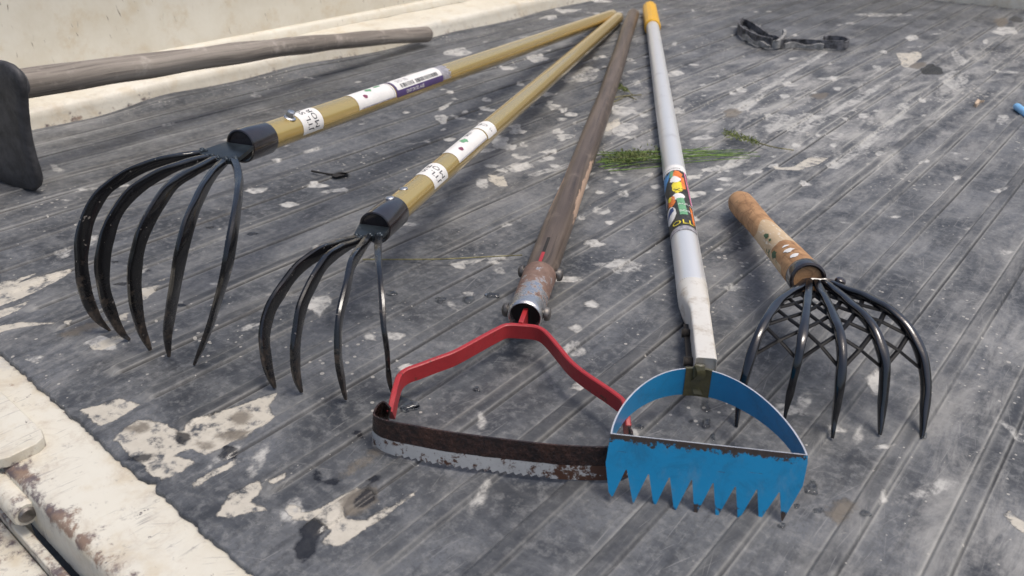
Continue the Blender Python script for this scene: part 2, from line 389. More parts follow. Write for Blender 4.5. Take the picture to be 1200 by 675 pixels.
def m_red():
    M = Mat('chipped_red_paint'); o = M.obj(); n = M.noise(o, 60, 6, .7)
    col = M.mix(n, (.30, .016, .020), (.42, .028, .032)); k = M.step(M.noise(o, 80, 8, .78), .605, .635)
    col = M.mix(k, col, (.10, .035, .02)); s2 = M.step(M.noise(o, 40, 5, .7), .60, .74); col = M.mix(M.math('MULTIPLY', s2, .45), col, (.16, .02, .018))
    M.set(col, M.mixf(n, .32, .55), coat=.15, coatr=.25); M.bump(M.noise(o, 150, 6, .7), .001, .5); return M.m
RED = m_red()
def m_saw():
    M = Mat('rusty_saw_blade'); o = M.obj(); y = M.attr('band')          # 0 at the top edge, 1 at the teeth
    lim = M.math('ADD', y, M.math('MULTIPLY', M.math('SUBTRACT', M.noise(o, 120, 6, .7), .5), .07))
    low = M.step(lim, .545, .56); f = M.noise(o, 200, 6, .75)
    rust = M.mix(M.step(f, .35, .7), (.014, .009, .009), (.055, .027, .021))
    rust = M.mix(M.math('MULTIPLY', M.step(M.noise(o, 35, 5), .52, .74), .25), rust, (.13, .055, .028))
    gry = M.mix(M.noise(o, 70, 5), (.42, .425, .42), (.58, .58, .57))
    gx = M.attr('endrust')
    sp = M.step(M.math('ADD', M.noise(o, 110, 8, .8), M.math('MULTIPLY', gx, .18)), .535, .575); gry = M.mix(sp, gry, (.095, .045, .028))
    M.set(M.mix(low, rust, gry), M.mixf(low, M.mixf(f, .12, .38), .5), M.mixf(low, .25, .3), spec=.6)
    M.bump(M.math('MULTIPLY', M.noise(o, 330, 4, .6), M.mixf(low, 1.0, .2)), .0016, .8); return M.m
SAW = m_saw()
def m_chrome():
    M = Mat('rusty_chrome'); o = M.obj(); u = M.attr('uvm', True); x = M.xyz(u)[0]
    g = M.math('ADD', M.noise(o, 75, 7, .75), M.math('MULTIPLY', M.math('SUBTRACT', x, .021), 4.2)); k = M.step(g, .60, .68)
    col = M.mix(k, (.62, .61, .60), M.mix(M.noise(o, 190, 5), (.10, .055, .04), (.30, .20, .155)))
    M.set(col, M.mixf(k, .24, .7), M.mixf(k, .9, .15)); M.bump(M.noise(o, 220, 6, .7), .0009, .5); return M.m
CHROME = m_chrome()
def m_blue():
    M = Mat('chipped_blue_paint'); o = M.obj(); u = M.xyz(M.attr('uvm', True))
    n = M.noise(o, 50, 5, .65); col = M.mix(n, (.005, .195, .40), (.007, .24, .48))
    nn = M.noise(o, 150, 6, .72); big = M.noise(o, 26, 4, .6)
    top = M.math('ADD', u[1], M.math('ADD', M.math('MULTIPLY', M.math('SUBTRACT', M.noise(o, 260, 7, .8), .5), .022), M.math('MULTIPLY', M.math('SUBTRACT', big, .5), .022)))
    k1 = M.step(M.math('ADD', top, M.math('MULTIPLY', M.step(u[0], .055, .115), .0044)), .0064, .0058); k2 = M.step(M.math('ADD', u[1], M.math('MULTIPLY', M.math('SUBTRACT', nn, .5), .024)), .0435, .0445)
    k2 = M.math('MULTIPLY', k2, M.step(M.noise(o, 48, 2, .5), .50, .56)); k = M.math('MULTIPLY', M.math('MAXIMUM', k1, k2), u[2]); k3 = M.math('MAXIMUM', M.step(M.noise(o, 120, 8, .8), .655, .68), M.math('MULTIPLY', M.step(M.noise(M.map(o, (60, 60, 900), rot=(.3, .5, 0)), 1, 3, .5), .68, .72), M.step(M.noise(o, 30, 3), .45, .6)))
    col = M.mix(M.math('MULTIPLY', M.step(M.noise(o, 38, 8, .75, .5), .46, .72), .5), col, (.012, .095, .185)); col = M.mix(M.math('MULTIPLY', M.step(M.noise(M.map(o, (50, 50, 18)), 1, 7, .7), .55, .72), .25), col, (.16, .26, .34))
    k = M.math('MAXIMUM', k, M.math('MULTIPLY', k3, .8))
    col = M.mix(k, col, M.mix(M.noise(o, 220, 4), (.022, .016, .013), (.060, .042, .034)))
    M.set(col, M.mixf(k, M.mixf(n, .28, .42), .6), coat=M.mixf(k, .25, 0.0), coatr=.2); M.bump(M.math('SUBTRACT', M.math('MULTIPLY', M.noise(o, 120, 6, .7), .5), k), .0008, .5); return M.m
BLUE = m_blue()
def m_alu():
    M = Mat('brushed_aluminium'); o = M.obj(); u = M.attr('uvm', True)
    n = M.noise(M.map(u, (4, 90, 1)), 1, 6, .6); d = M.noise(o, 22, 7, .7)
    col = M.mix(n, (.77, .765, .745), (.86, .855, .83)); col = M.mix(M.math('MULTIPLY', M.step(d, .55, .75), .45), col, (.46, .44, .41))
    M.set(col, M.mixf(d, .26, .42), .5); M.bump(n, .0003, .4); return M.m
ALU = m_alu()
def m_socket():
    M = Mat('dirty_cream_metal'); o = M.obj(); d = M.noise(o, 55, 7, .72)
    col = M.mix(M.step(d, .45, .75), (.74, .71, .64), (.42, .35, .26)); M.set(col, M.mixf(d, .3, .6), .25); M.bump(d, .0006, .4); return M.m
SOCK = m_socket()
def m_tape():
    M = Mat('olive_tape'); o = M.obj(); n = M.noise(o, 130, 5, .7); M.set(M.mix(n, (.030, .030, .012), (.13, .11, .045)), .22, coat=.4, coatr=.1); M.bump(n, .001, .7); return M.m
TAPE = m_tape()
def m_handrake():
    M = Mat('peeling_handle_wood'); u = M.attr('uvm', True); o = M.obj(); x = M.xyz(u)
    g1 = M.noise(M.map(u, (14, 260, 1)), 1, 6, .65, .3); g2 = M.noise(o, 30, 5, .65, 1.2)
    col = M.mix(M.step(g2, .35, .65), (.33, .175, .08), (.50, .29, .14)); col = M.mix(M.math('MULTIPLY', M.step(g1, .5, .7), .5), col, (.12, .06, .03))
    ring_ = M.step(M.math('ABSOLUTE', M.math('SUBTRACT', M.noise(o, 34, 2, .4), .52)), .012, .004); col = M.mix(M.math('MULTIPLY', ring_, .4), col, (.10, .055, .03))
    k = M.math('ADD', M.attr('chip'), M.math('MULTIPLY', M.math('SUBTRACT', M.noise(o, 70, 6, .7), .5), .8)); kk = M.step(k, .5, .56)
    pap = M.mix(M.noise(o, 55, 6, .7), (.62, .49, .33), (.46, .32, .18)); pap = M.mix(M.step(M.noise(M.map(u, (60, 300, 1)), 1, 4, .6), .58, .66), pap, (.66, .60, .50))
    pap = M.mix(M.step(M.noise(o, 62, 4, .6), .655, .675), pap, (.05, .10, .045))
    M.set(M.mix(kk, col, pap), .6, spec=.35); M.bump(M.math('ADD', M.math('MULTIPLY', kk, .8), M.math('MULTIPLY', g1, .5)), .0012, .5); return M.m
HANDW = m_handrake()
def m_water():
    M = Mat('water'); M.b.inputs['Transmission Weight'].default_value = 1.0; M.b.inputs['IOR'].default_value = 1.33
    M.set((.72, .75, .78), .02); return M.m
WATER = m_water()

# ------------------------------------------------------------------ ground under the truck
g = Geo(); g.add([(-60, -60, -.72), (60, -60, -.72), (60, 60, -.72), (-60, 60, -.72)], [(0, 1, 2, 3)])
o = part('ground', g, ASPHALT, None, 0); o['kind'] = 'structure'

# ------------------------------------------------------------------ the truck bed
truck = thing('pickup_truck', 'cream painted pickup truck bed with scratched chipped rear sill and side wall', 'truck', (-0.6, 0.1, -0.72))
X0 = -1.352                                            # foot of the side curb
def bed_x(y): return X0 - .012 * (y - .3) / 1.5
def extrude_profile(prof, ys, wav=None, closed_uv=False):
    g = Geo(); vs = []; fs = []; uv = []; n = len(prof)
    for iy, y in enumerate(ys):
        for k, (dx, z) in enumerate(prof):
            ox, oz = wav(y, k) if wav else (0, 0)
            vs.append((bed_x(y) + dx + ox, y, z + oz)); uv.append((y, k, 0))
    for i in range(len(ys) - 1):
        for k in range(n - 1):
            fs.append((i * n + k, (i + 1) * n + k, (i + 1) * n + k + 1, i * n + k + 1))
    return g.add(vs, fs, uv)
ys = [-.05 + i * .05 for i in range(55)]
curb_prof = [(.012, -.030), (.004, -.006), (0, .006), (-.002, .018), (-.0035, .027), (-.009, .0315), (-.017, .0335), (-.055, .035), (-.112, .036)]
rw = random.Random(3)
wv = [(rw.uniform(-.002, .002), rw.uniform(-.0012, .0012)) for _ in ys]
g = extrude_profile(curb_prof, ys, lambda y, k: wv[int(round((y + .05) / .05))])
part('side_curb', g, CURBP, truck, 60, {'edge': [.52 if v[2] < .007 else (.34 if v[2] < .019 else .10) for v in g.v]})
lip = [(-.112, .036), (-.1135, .048), (-.118, .054), (-.129, .054), (-.133, .050), (-.1345, .036), (-.140, .034)]
part('side_lip', extrude_profile(lip, ys), WALLP, truck, 60)
wall = [(-.140, .036), (-.143, .050), (-.146, .08), (-.150, .20), (-.152, .30), (-.150, .325), (-.138, .338), (-.136, .348), (-.145, .356), (-.20, .36), (-.22, .35), (-.225, .2), (-.225, -.25)]
part('side_wall', extrude_profile(wall, ys), WALLP, truck, 50)
# front wall
g = Geo(); fx0, fx1 = -1.60, .55; yf = 2.607
prof = [(0, -.03), (0, .02), (.004, .03), (.012, .036), (.05, .037), (.056, .05), (.06, .40), (.075, .41), (.11, .41), (.115, -.2)]
vs = []; fs = []
xs = [fx0 + (fx1 - fx0) * i / 24 for i in range(25)]
for x in xs:
    for dy, z in prof: vs.append((x, yf + dy, z))
n = len(prof)
for i in range(24):
    for k in range(n - 1): fs.append((i * n + k, i * n + k + 1, (i + 1) * n + k + 1, (i + 1) * n + k))
fs = [tuple(reversed(f)) for f in fs]
g.add(vs, fs); part('front_wall', g, CURBP, truck, 50, {'edge': [.45 if v[2] < .022 else .05 for v in g.v]})
# floor sheet of the bed under the mat
g = Geo(); g.add([(-1.6, .16, -.012), (.55, .16, -.012), (.55, 2.63, -.012), (-1.6, 2.63, -.012)], [(0, 1, 2, 3)])
part('bed_floor', g, WALLP, truck, 0)
# rear sill: flat top, rolled edge, outer face
YS = .106
sill_prof = [(.185, -.0062), (.150, -.0058), (YS + .030, -.0054), (YS + .012, -.0050), (YS + .005, -.0056), (YS + .0015, -.0080), (YS, -.0125), (YS - .001, -.030), (YS - .002, -.041), (YS + .004, -.045), (YS + .05, -.045)]
sx = [-1.5 + i * .02 for i in range(103)]
g = Geo(); vs = []; fs = []; ed = []
for i, x in enumerate(sx):
    dz = .0004 * math.sin(x * 23) + .0003 * math.sin(x * 61 + 1); dy = .0006 * math.sin(x * 17 + 2)
    for k, (y, z) in enumerate(sill_prof):
        vs.append((x, y + (dy if 3 <= k <= 8 else 0), z + (dz if 1 <= k <= 6 else 0)))
        ed.append([.30, .02, .30, .56, .70, .72, .52, .22, .5, .7, .7][k])
n = len(sill_prof)
for i in range(len(sx) - 1):
    for k in range(n - 1): fs.append((i * n + k, (i + 1) * n + k, (i + 1) * n + k + 1, i * n + k + 1))
fs = [tuple(reversed(f)) for f in fs]
g.add(vs, fs); part('rear_sill', g, SILL, truck, 60, {'edge': ed})
# hinge leaf on the sill and its barrel
def slab(outline, z0, z1, r=None):
    g = Geo(); n = len(outline)
    g.add([(x, y, z0) for x, y in outline] + [(x, y, z1) for x, y in outline],
          [tuple(range(n, 2 * n)), tuple(reversed(range(n)))] + [(i, (i + 1) % n, n + (i + 1) % n, n + i) for i in range(n)])
    return g
g = slab([(-.80, .099), (-.590, .099), (-.580, .103), (-.576, .110), (-.576, .130), (-.580, .137), (-.590, .140), (-.80, .140)], -.006, .0032)
part('hinge_leaf', g, SILL, truck, 30, {'edge': [.62 if v[2] < 0 else .30 for v in g.v]}, .0008)
bc = at(32, 603, -.020); axb = Axis((bc.x - .25, bc.y, bc.z), (bc.x, bc.y, bc.z))
g = Geo(); bar(g, axb, [(0, .0095), (.2475, .0095), (.25, .0085)], 24)
hb = part('hinge_barrel', g, SILL, truck, 35, {'edge': [.56] * len(g.v)})
g = Geo(); bar(g, Axis((bc.x - .01, bc.y, bc.z), (bc.x + .0022, bc.y, bc.z)), [(0, .0062), (.0105, .0062), (.0122, .0048)], 20)
part('hinge_pin', g, BOLT, hb, 35)
# tailgate below the sill: flanged panel
ta = at(34, 628, -.034); tb = at(84, 674, -.034); ty = (ta.y + tb.y) / 2
g = Geo(); g.box((-.55, ty - .0015, -.16), (.62, 0, 0), (0, .0035, 0), (0, 0, .122)); g.box((-.55, ty - .060, -.17), (.62, 0, 0), (0, .003, 0), (0, 0, .122))
g.box((-.55, ty - .031, -.052), (.62, 0, 0), (0, .0255, 0), (0, 0, .003))
tg = part('tailgate', g, SILL, truck, 30, {'edge': [.60 if v[2] > -.06 else .48 for v in g.v]}, .001)
g = Geo(); g.box((bc.x - .09, ty + .003, bc.z - .022), (.075, 0, 0), (0, .0028, 0), (0, 0, .022)); part('hinge_strap', g, SILL, truck, 30, {'edge': [.5] * len(g.v)}, .001)

# ------------------------------------------------------------------ ribbed rubber mat
PITCHR = .055; RIB0 = -.2425; RW = .0135; RH = .0025; Y0, Y1 = .166, 2.60
prof = []                                             # offsets across one pitch: (dx, height, edge, shade painted at the rib foot)
h = RW / 2
for dx, z, e, gr in [(-.0275, 0, .0, 0), (-.0225, 0, .05, 0), (-.018, 0, .05, 0), (-.014, 0, .14, 0), (-.0102, 0, .22, 0), (-.0083, 0, 1, 0), (-h - .0007, 0, .45, .45), (-h, .35, .6, .2), (-h + .0012, .95, .75, 0), (-h + .0028, 1, .25, 0),
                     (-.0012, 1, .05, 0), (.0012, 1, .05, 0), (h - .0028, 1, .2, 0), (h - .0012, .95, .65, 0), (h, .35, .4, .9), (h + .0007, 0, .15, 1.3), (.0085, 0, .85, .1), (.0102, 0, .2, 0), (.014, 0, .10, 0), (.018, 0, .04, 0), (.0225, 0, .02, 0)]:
    prof.append((dx, z, e, gr))
kx0 = int(math.floor((-1.36 - RIB0) / PITCHR)); kx1 = int(math.ceil((.50 - RIB0) / PITCHR))
gx = []; gz = []; ge = []; gg = []
for k in range(kx0, kx1 + 1):
    for dx, z, e, gr in prof:
        x = RIB0 + k * PITCHR + dx
        if -1.352 < x < .5: gx.append(x); gz.append(z); ge.append(e); gg.append(gr)
gx = np.array(gx); gz = np.array(gz); ge = np.array(ge); gg = np.array(gg)
gy = np.concatenate([np.array([Y0 - .0005, Y0, Y0 + .0015, Y0 + .004]), np.arange(Y0 + .008, 1.2, .0042), np.arange(1.2, Y1, .0065)])
X, Y = np.meshgrid(gx, gy); NY, NX = X.shape
nr = np.random.RandomState(5)
def wavef(x, y, amps): 
    out = np.zeros_like(x)
    for a, fx, fy, p in amps: out += a * np.sin(x * fx + y * fy + p)
    return out
wf = [(.0009, 9, 3.1, .3), (.0007, -5, 7.3, 1.3), (.0004, 21, 11, 2.1), (.00035, -33, 9, .4), (.00025, 14, 41, 1.0)]
ribw = np.clip((Y - .212 - .003 * np.sin(X * 90)) / .003, 0, 1); ribw = ribw * ribw * (3 - 2 * ribw)
cap = np.abs(((X - RIB0 + PITCHR / 2) % PITCHR) - PITCHR / 2)               # rounded rib ends
ribw *= np.clip((Y - (.2115 + (h - np.sqrt(np.clip(h * h - np.minimum(cap, h) ** 2, 0, 1))))) / .0018, 0, 1)
endedge = np.exp(-((Y - .214) / .004) ** 2) * (cap < h + .001)
Zm = wavef(X, Y, wf) + RH * gz[None, :] * ribw
Zm -= Zm.mean()
leftb = np.clip((-1.300 - X) / .045, 0, 1) ** 2
Zm += leftb * (.0015 + .009 * np.exp(-((Y - .66) / .08) ** 2) + .008 * np.exp(-((Y - .95) / .10) ** 2) + .0012 * np.sin(Y * 19))
Xw = X + leftb * .004 * np.sin(Y * 13)
edge_j = np.zeros(NX)
for f_, a_, p_ in ((14, .0014, .2), (41, .0006, 1.9), (163, .0005, .7), (301, .0005, 2.2), (530, .0005, 1.2), (890, .0004, .2)): edge_j += a_ * np.sin(gx * f_ + p_ + 1.7 * np.sin(gx * f_ * .37))
edge_j -= .004 * np.exp(-((gx + .43) / .012) ** 2) * 0 - .005 * np.exp(-((gx + .475) / .006) ** 2)
Yw = Y + edge_j[None, :] * np.clip(1 - (Y - Y0) / .05, 0, 1)
curl = np.clip(1 - (Y - Y0) / .006, 0, 1); Zm -= .0012 * curl
Zm[0, :] = -.0052
edge = np.broadcast_to(ge[None, :], X.shape) * ribw + endedge * .9
foot_shade = np.broadcast_to(gg[None, :], X.shape) * ribw; ribtop = np.broadcast_to(gz[None, :], X.shape) * ribw

def sdf_poly(pts, lim=.02):
    P = np.array([(p[0], p[1]) for p in pts]); lo = P.min(0) - lim; hi = P.max(0) + lim
    iy = np.where((gy > lo[1]) & (gy < hi[1]))[0]; ix = np.where((gx > lo[0]) & (gx < hi[0]))[0]
    if len(iy) == 0 or len(ix) == 0: return None
    sy = slice(iy[0], iy[-1] + 1); sx_ = slice(ix[0], ix[-1] + 1); x = X[sy, sx_]; y = Y[sy, sx_]
    d = np.full(x.shape, 9.0); ins = np.zeros(x.shape, bool)
    for (ax_, ay), (bx, by) in zip(P, np.roll(P, -1, 0)):
        ex, ey = bx - ax_, by - ay; L2 = ex * ex + ey * ey + 1e-12
        t = np.clip(((x - ax_) * ex + (y - ay) * ey) / L2, 0, 1); d = np.minimum(d, np.hypot(x - ax_ - ex * t, y - ay - ey * t))
        if by != ay: ins ^= ((ay > y) != (by > y)) & (x < (bx - ax_) * (y - ay) / (by - ay) + ax_)
    return sy, sx_, np.where(ins, d, -d)
fields = {k: np.full(X.shape, -.03) for k in ('cream', 'splat', 'pale', 'mud', 'wet')}
def blot(kind, pts):
    r = sdf_poly([at(px, py) for px, py in pts])
    if r: fields[kind][r[0], r[1]] = np.maximum(fields[kind][r[0], r[1]], r[2])
def ell_w(kind, cx, cy, a, b, gain=1.0):              # world ellipse with half axes a and b (2-vectors)
    m = max(abs(a[0]) + abs(b[0]), abs(a[1]) + abs(b[1])) * 1.6 + .004
    iy = np.where(np.abs(gy - cy) < m)[0]; ix = np.where(np.abs(gx - cx) < m)[0]
    if len(iy) == 0 or len(ix) == 0: return
    sy = slice(iy[0], iy[-1] + 1); sx_ = slice(ix[0], ix[-1] + 1); x = X[sy, sx_] - cx; y = Y[sy, sx_] - cy
    det = a[0] * b[1] - a[1] * b[0]
    if abs(det) < 1e-9: return
    p = (x * b[1] - y * b[0]) / det; q = (-x * a[1] + y * a[0]) / det
    th = np.arctan2(q, p); f1, f2, f3 = (rng.uniform(0, 6.28) for _ in range(3))
    s = (1 - np.hypot(p, q) * (1 + .12 * np.sin(2 * th + f1) + .10 * np.sin(3 * th + f2) + .08 * np.sin(5 * th + f3))) * min(math.hypot(*a), math.hypot(*b)) + .0005
    fields[kind][sy, sx_] = np.maximum(fields[kind][sy, sx_], s)
def ell(kind, px, py, rx, ry):
    c = at(px, py); a = at(px + rx, py) - c; b = at(px, py - ry) - c
    ell_w(kind, c.x, c.y, (a.x, a.y), (b.x, b.y))
def ells(kind, l, ox, oy, s):
    kind = 'splat' if kind == 'cream' else kind
    for x, y, rx, ry in l: ell(kind, x / s + ox, y / s + oy, rx / s, ry / s)
q = lambda l: Z8(l, 0, 400, 2.4543)
blot('cream', q([(230, 195), (345, 163), (405, 182), (330, 225), (290, 243), (250, 212)]))
blot('cream', q([(330, 275), (400, 220), (475, 235), (522, 265), (545, 232), (650, 195), (805, 143), (770, 182), (792, 225), (700, 278), (640, 300), (585, 330), (545, 300), (500, 325), (560, 345), (520, 370), (455, 402), (415, 350)]))
blot('cream', q([(545, 412), (600, 372), (700, 322), (690, 345), (600, 395), (555, 422)]))
blot('cream', q([(628, 492), (660, 440), (742, 390), (752, 420), (720, 455), (765, 478), (660, 500)])); blot('cream', q([(770, 402), (825, 378), (822, 396), (780, 413)]))
ell('pale', 343, 597, 15, 12); ell('cream', 344, 597, 9, 8)
blot('mud', q([(660, 215), (700, 195), (730, 215), (720, 235), (665, 243)])); blot('mud', q([(625, 262), (680, 248), (728, 255), (690, 282), (640, 278)])); ells('mud', [(592, 297, 18, 8), (405, 245, 30, 14)], 0, 400, 2.4543)
ells('wet', [(655, 322, 26, 14), (525, 275, 22, 14), (415, 330, 30, 10)], 0, 400, 2.4543)
ells('cream', [(92, 50, 20, 8), (290, 10, 45, 14)], 0, 400, 2.4543)
q = lambda l: Z8(l, 240, 490, 3.65)
blot('cream', q([(395, 425), (440, 392), (500, 365), (560, 335), (630, 298), (680, 298), (610, 340), (585, 385), (600, 420), (690, 428), (800, 360), (885, 300), (925, 268), (893, 320), (760, 420), (650, 488), (570, 537), (495, 522), (540, 470), (480, 440)]))
blot('wet', q([(400, 455), (455, 420), (490, 430), (520, 465), (488, 500), (470, 570), (410, 615), (370, 555), (400, 505)]))
blot('mud', q([(575, 345), (640, 305), (720, 300), (730, 340), (665, 395), (600, 405)])); blot('wet', q([(660, 330), (700, 288), (735, 325), (700, 360), (640, 372)]))
blot('mud', q([(600, 215), (730, 120), (760, 140), (600, 250)])); ells('wet', [(655, 66, 18, 9), (540, 265, 25, 14), (480, 230, 15, 26), (720, 262, 20, 14)], 240, 490, 3.65)
q = lambda l: Z8(l, 0, 240, 3.75)
blot('cream', q([(-60, 350), (160, 298), (60, 345), (320, 288), (240, 340), (60, 420), (-60, 460)])); blot('cream', q([(-60, 545), (80, 515), (260, 520), (130, 535), (30, 548), (-60, 590)]))
blot('cream', q([(-60, 480), (130, 418), (90, 455), (-40, 515)]))
blot('cream', q([(280, 526), (322, 518), (300, 541)])); blot('mud', q([(255, 575), (400, 518), (480, 520), (420, 545), (300, 585)])); blot('cream', q([(388, 632), (520, 580), (545, 595), (450, 642)]))
blot('cream', q([(610, 382), (705, 364), (640, 418), (615, 425)])); blot('cream', q([(698, 335), (740, 322), (718, 346)])); blot('pale', q([(240, 212), (315, 188), (300, 230), (255, 232)]))
blot('cream', q([(525, 490), (575, 470), (560, 510), (520, 520)])); ells('cream', [(792, 438, 14, 7), (935, 350, 16, 6), (150, 668, 35, 7)], 0, 240, 3.75); ells('wet', [(535, 352, 24, 9), (505, 252, 18, 6), (650, 292, 14, 6), (1108, 128, 22, 8), (800, 452, 28, 6), (920, 102, 20, 6)], 0, 240, 3.75)
q = lambda l: Z8(l, 880, 490, 3.65)
blot('cream', q([(1080, 415), (1110, 393), (1150, 430), (1190, 455), (1180, 500), (1125, 452)])); blot('mud', q([(320, 400), (400, 350), (440, 370), (420, 400), (380, 455)])); ells('cream', [(395, 497, 12, 6), (575, 122, 26, 8), (565, 345, 8, 18)], 880, 490, 3.65)
q = lambda l: Z8(l, 420, 280, 2.25)
ells('cream', [(290, 143, 14, 6), (92, 255, 18, 9), (615, 170, 18, 8), (575, 232, 18, 9), (30, 258, 14, 10), (128, 335, 18, 8), (265, 68, 16, 9), (590, 385, 26, 9), (540, 105, 50, 6)], 420, 280, 2.25)
ells('pale', [(700, 70, 60, 12), (570, 290, 30, 14)], 420, 280, 2.25)
ells('cream', [(236, 366, 36, 24), (452, 458, 22, 10), (492, 546, 20, 10), (230, 18, 24, 8), (50, 32, 30, 8), (285, 35, 30, 8), (150, 75, 30, 7)], 280, 210, 2.5)
q = lambda l: Z8(l, 560, 100, 3.71)
blot('cream', q([(60, 400), (110, 388), (130, 432), (95, 440), (40, 405)])); blot('cream', q([(530, 180), (610, 140), (620, 165), (560, 200)])); blot('cream', q([(40, 390), (90, 395), (100, 415), (60, 410)]))
ells('cream', [(100, 370, 25, 8), (20, 428, 28, 16), (180, 352, 40, 16), (95, 243, 42, 20), (200, 260, 18, 7), (150, 272, 16, 7), (160, 183, 30, 9), (200, 312, 25, 8), (303, 313, 20, 8), (350, 200, 24, 8), (360, 230, 12, 7), (370, 110, 18, 7), (60, 348, 25, 8), (290, 290, 28, 8), (625, 110, 46, 20), (530, 460, 16, 7), (450, 572, 12, 6), (500, 240, 10, 6), (490, 215, 12, 6), (35, 60, 15, 6), (290, 40, 25, 7), (330, 285, 14, 6), (600, 415, 12, 6), (570, 398, 10, 5), (680, 355, 20, 8), (30, 105, 20, 7)], 560, 100, 3.71)
ells('pale', [(632, 470, 22, 12), (545, 190, 40, 20), (590, 370, 30, 8), (540, 540, 40, 12)], 560, 100, 3.71)
q = lambda l: Z8(l, 500, 0, 3.373)
blot('pale', q([(560, 290), (640, 258), (690, 280), (660, 320), (540, 330)]))
ells('cream', [(125, 205, 48, 16), (440, 235, 42, 13), (485, 70, 30, 9), (320, 270, 30, 8), (505, 650, 18, 8), (400, 650, 20, 8), (490, 620, 22, 7), (350, 612, 14, 6), (300, 580, 28, 15), (360, 520, 30, 9), (500, 420, 25, 9), (490, 378, 25, 7), (370, 335, 14, 7), (60, 470, 28, 15), (90, 550, 20, 7), (790, 500, 40, 18), (240, 398, 15, 6), (550, 535, 30, 9), (570, 450, 24, 9), (860, 455, 18, 7), (560, 45, 40, 9), (980, 290, 22, 10), (690, 5, 40, 6)], 500, 0, 3.373)
ells('cream', [(420, 20, 34, 10), (710, 95, 24, 7), (900, 120, 22, 7), (920, 72, 28, 8), (210, 185, 26, 12), (175, 265, 40, 24), (430, 190, 30, 14), (540, 300, 42, 9), (500, 475, 38, 10), (580, 440, 45, 13), (760, 450, 36, 12), (610, 525, 16, 5), (500, 548, 45, 14), (310, 312, 12, 6), (300, 470, 22, 8), (640, 480, 25, 9), (850, 430, 24, 7), (1130, 90, 14, 6)], 680, 80, 3.75)
q = lambda l: Z8(l, 680, 80, 3.75)
blot('cream', q([(830, 430), (930, 430), (1010, 385), (1100, 392), (1060, 415), (960, 445), (870, 440)])); blot('pale', q([(800, 250), (960, 200), (1060, 210), (960, 270), (830, 280)])); blot('pale', q([(650, 188), (760, 130), (830, 70), (940, 0), (880, 60), (740, 180)]))
q = lambda l: Z8(l, 840, 0, 3.333)
blot('cream', q([(700, 207), (800, 207), (800, 225), (742, 265), (722, 255)])); blot('pale', q([(40, 435), (130, 380), (210, 320), (420, 198), (440, 200), (230, 330), (150, 395)]))
blot('pale', q([(230, 560), (380, 480), (520, 390), (740, 270), (560, 400), (400, 490)])); blot('pale', q([(420, 650), (560, 560), (760, 410), (740, 440), (600, 570), (470, 660)])); blot('pale', q([(900, 180), (940, 250), (960, 262), (985, 240), (930, 190)]))
ells('cream', [(760, 150, 24, 9), (265, 375, 18, 7), (640, 602, 20, 8), (810, 633, 18, 7), (570, 455, 18, 8), (530, 437, 14, 5), (1050, 160, 11, 7), (1125, 120, 50, 14), (280, 330, 26, 7), (100, 350, 20, 7), (810, 450, 9, 4), (800, 395, 18, 6), (470, 345, 14, 5), (620, 435, 12, 5), (440, 310, 34, 8), (500, 470, 9, 5), (650, 205, 12, 5)], 840, 0, 3.333)
ells('pale', [(640, 60, 90, 7), (930, 310, 60, 30), (300, 490, 70, 20), (560, 590, 40, 12), (250, 460, 60, 16), (460, 530, 40, 12), (720, 420, 30, 14), (1120, 470, 30, 18)], 840, 0, 3.333)
ells('mud', [(790, 255, 30, 12), (400, 375, 36, 10), (60, 440, 36, 12), (1110, 85, 30, 14)], 840, 0, 3.333)
ells('wet', [(840, 275, 50, 16), (1170, 75, 26, 12), (560, 300, 0.1, 0.1)], 840, 0, 3.333)
# random paint splatter, densest under the handles
for i in range(230):
    y = rng.triangular(.45, 2.35, 1.15); x = -.52 * y + rng.gauss(-.10, .30) 
    if not (-1.3 < x < .2): continue
    r = math.exp(rng.gauss(math.log(.0036), .5)); e = rng.uniform(1, 2.2); t = rng.gauss(math.pi / 2, .5)
    ell_w('splat' if rng.random() < .6 else 'pale', x, y, (math.cos(t) * r * e, math.sin(t) * r * e), (-math.sin(t) * r, math.cos(t) * r))
for i in range(120):
    y = rng.uniform(.2, 2.2); x = rng.uniform(-1.3, .15); r = math.exp(rng.gauss(math.log(.004), .4)); e = rng.uniform(1.5, 5); t = rng.gauss(math.pi / 2, .7)
    ell_w('pale', x, y, (math.cos(t) * r * e, math.sin(t) * r * e), (-math.sin(t) * r, math.cos(t) * r))
dist = np.hypot(X, Y)
film = np.clip(.16 + .55 * np.exp(-((X + .45 - .28 * (Y - 1.4)) / .30) ** 2 - ((Y - 1.55) / .65) ** 2) + .12 * np.sin(X * 17 + 1) + .28 * np.sin(X * 6.1 + Y * 1.3) * np.sin(Y * 2.7 - X * 3) + .25 * np.exp(-((X + .45) / .45) ** 2 - ((Y - 1.5) / .7) ** 2) + .25 * np.exp(-((X - .0) / .2) ** 2), 0, 1)
g = Geo(); base = np.stack([Xw, Yw, Zm], -1).reshape(-1, 3)
me = bpy.data.meshes.new('rubber_mat')
idx = np.arange(NY * NX).reshape(NY, NX)
faces = np.stack([idx[:-1, :-1], idx[:-1, 1:], idx[1:, 1:], idx[1:, :-1]], -1).reshape(-1, 4)
me.vertices.add(len(base)); me.vertices.foreach_set('co', base.astype(np.float32).ravel())
me.loops.add(faces.size); me.loops.foreach_set('vertex_index', faces.astype(np.int32).ravel())
me.polygons.add(len(faces)); me.polygons.foreach_set('loop_start', np.arange(0, faces.size, 4, dtype=np.int32))
me.update(calc_edges=True); me.validate()
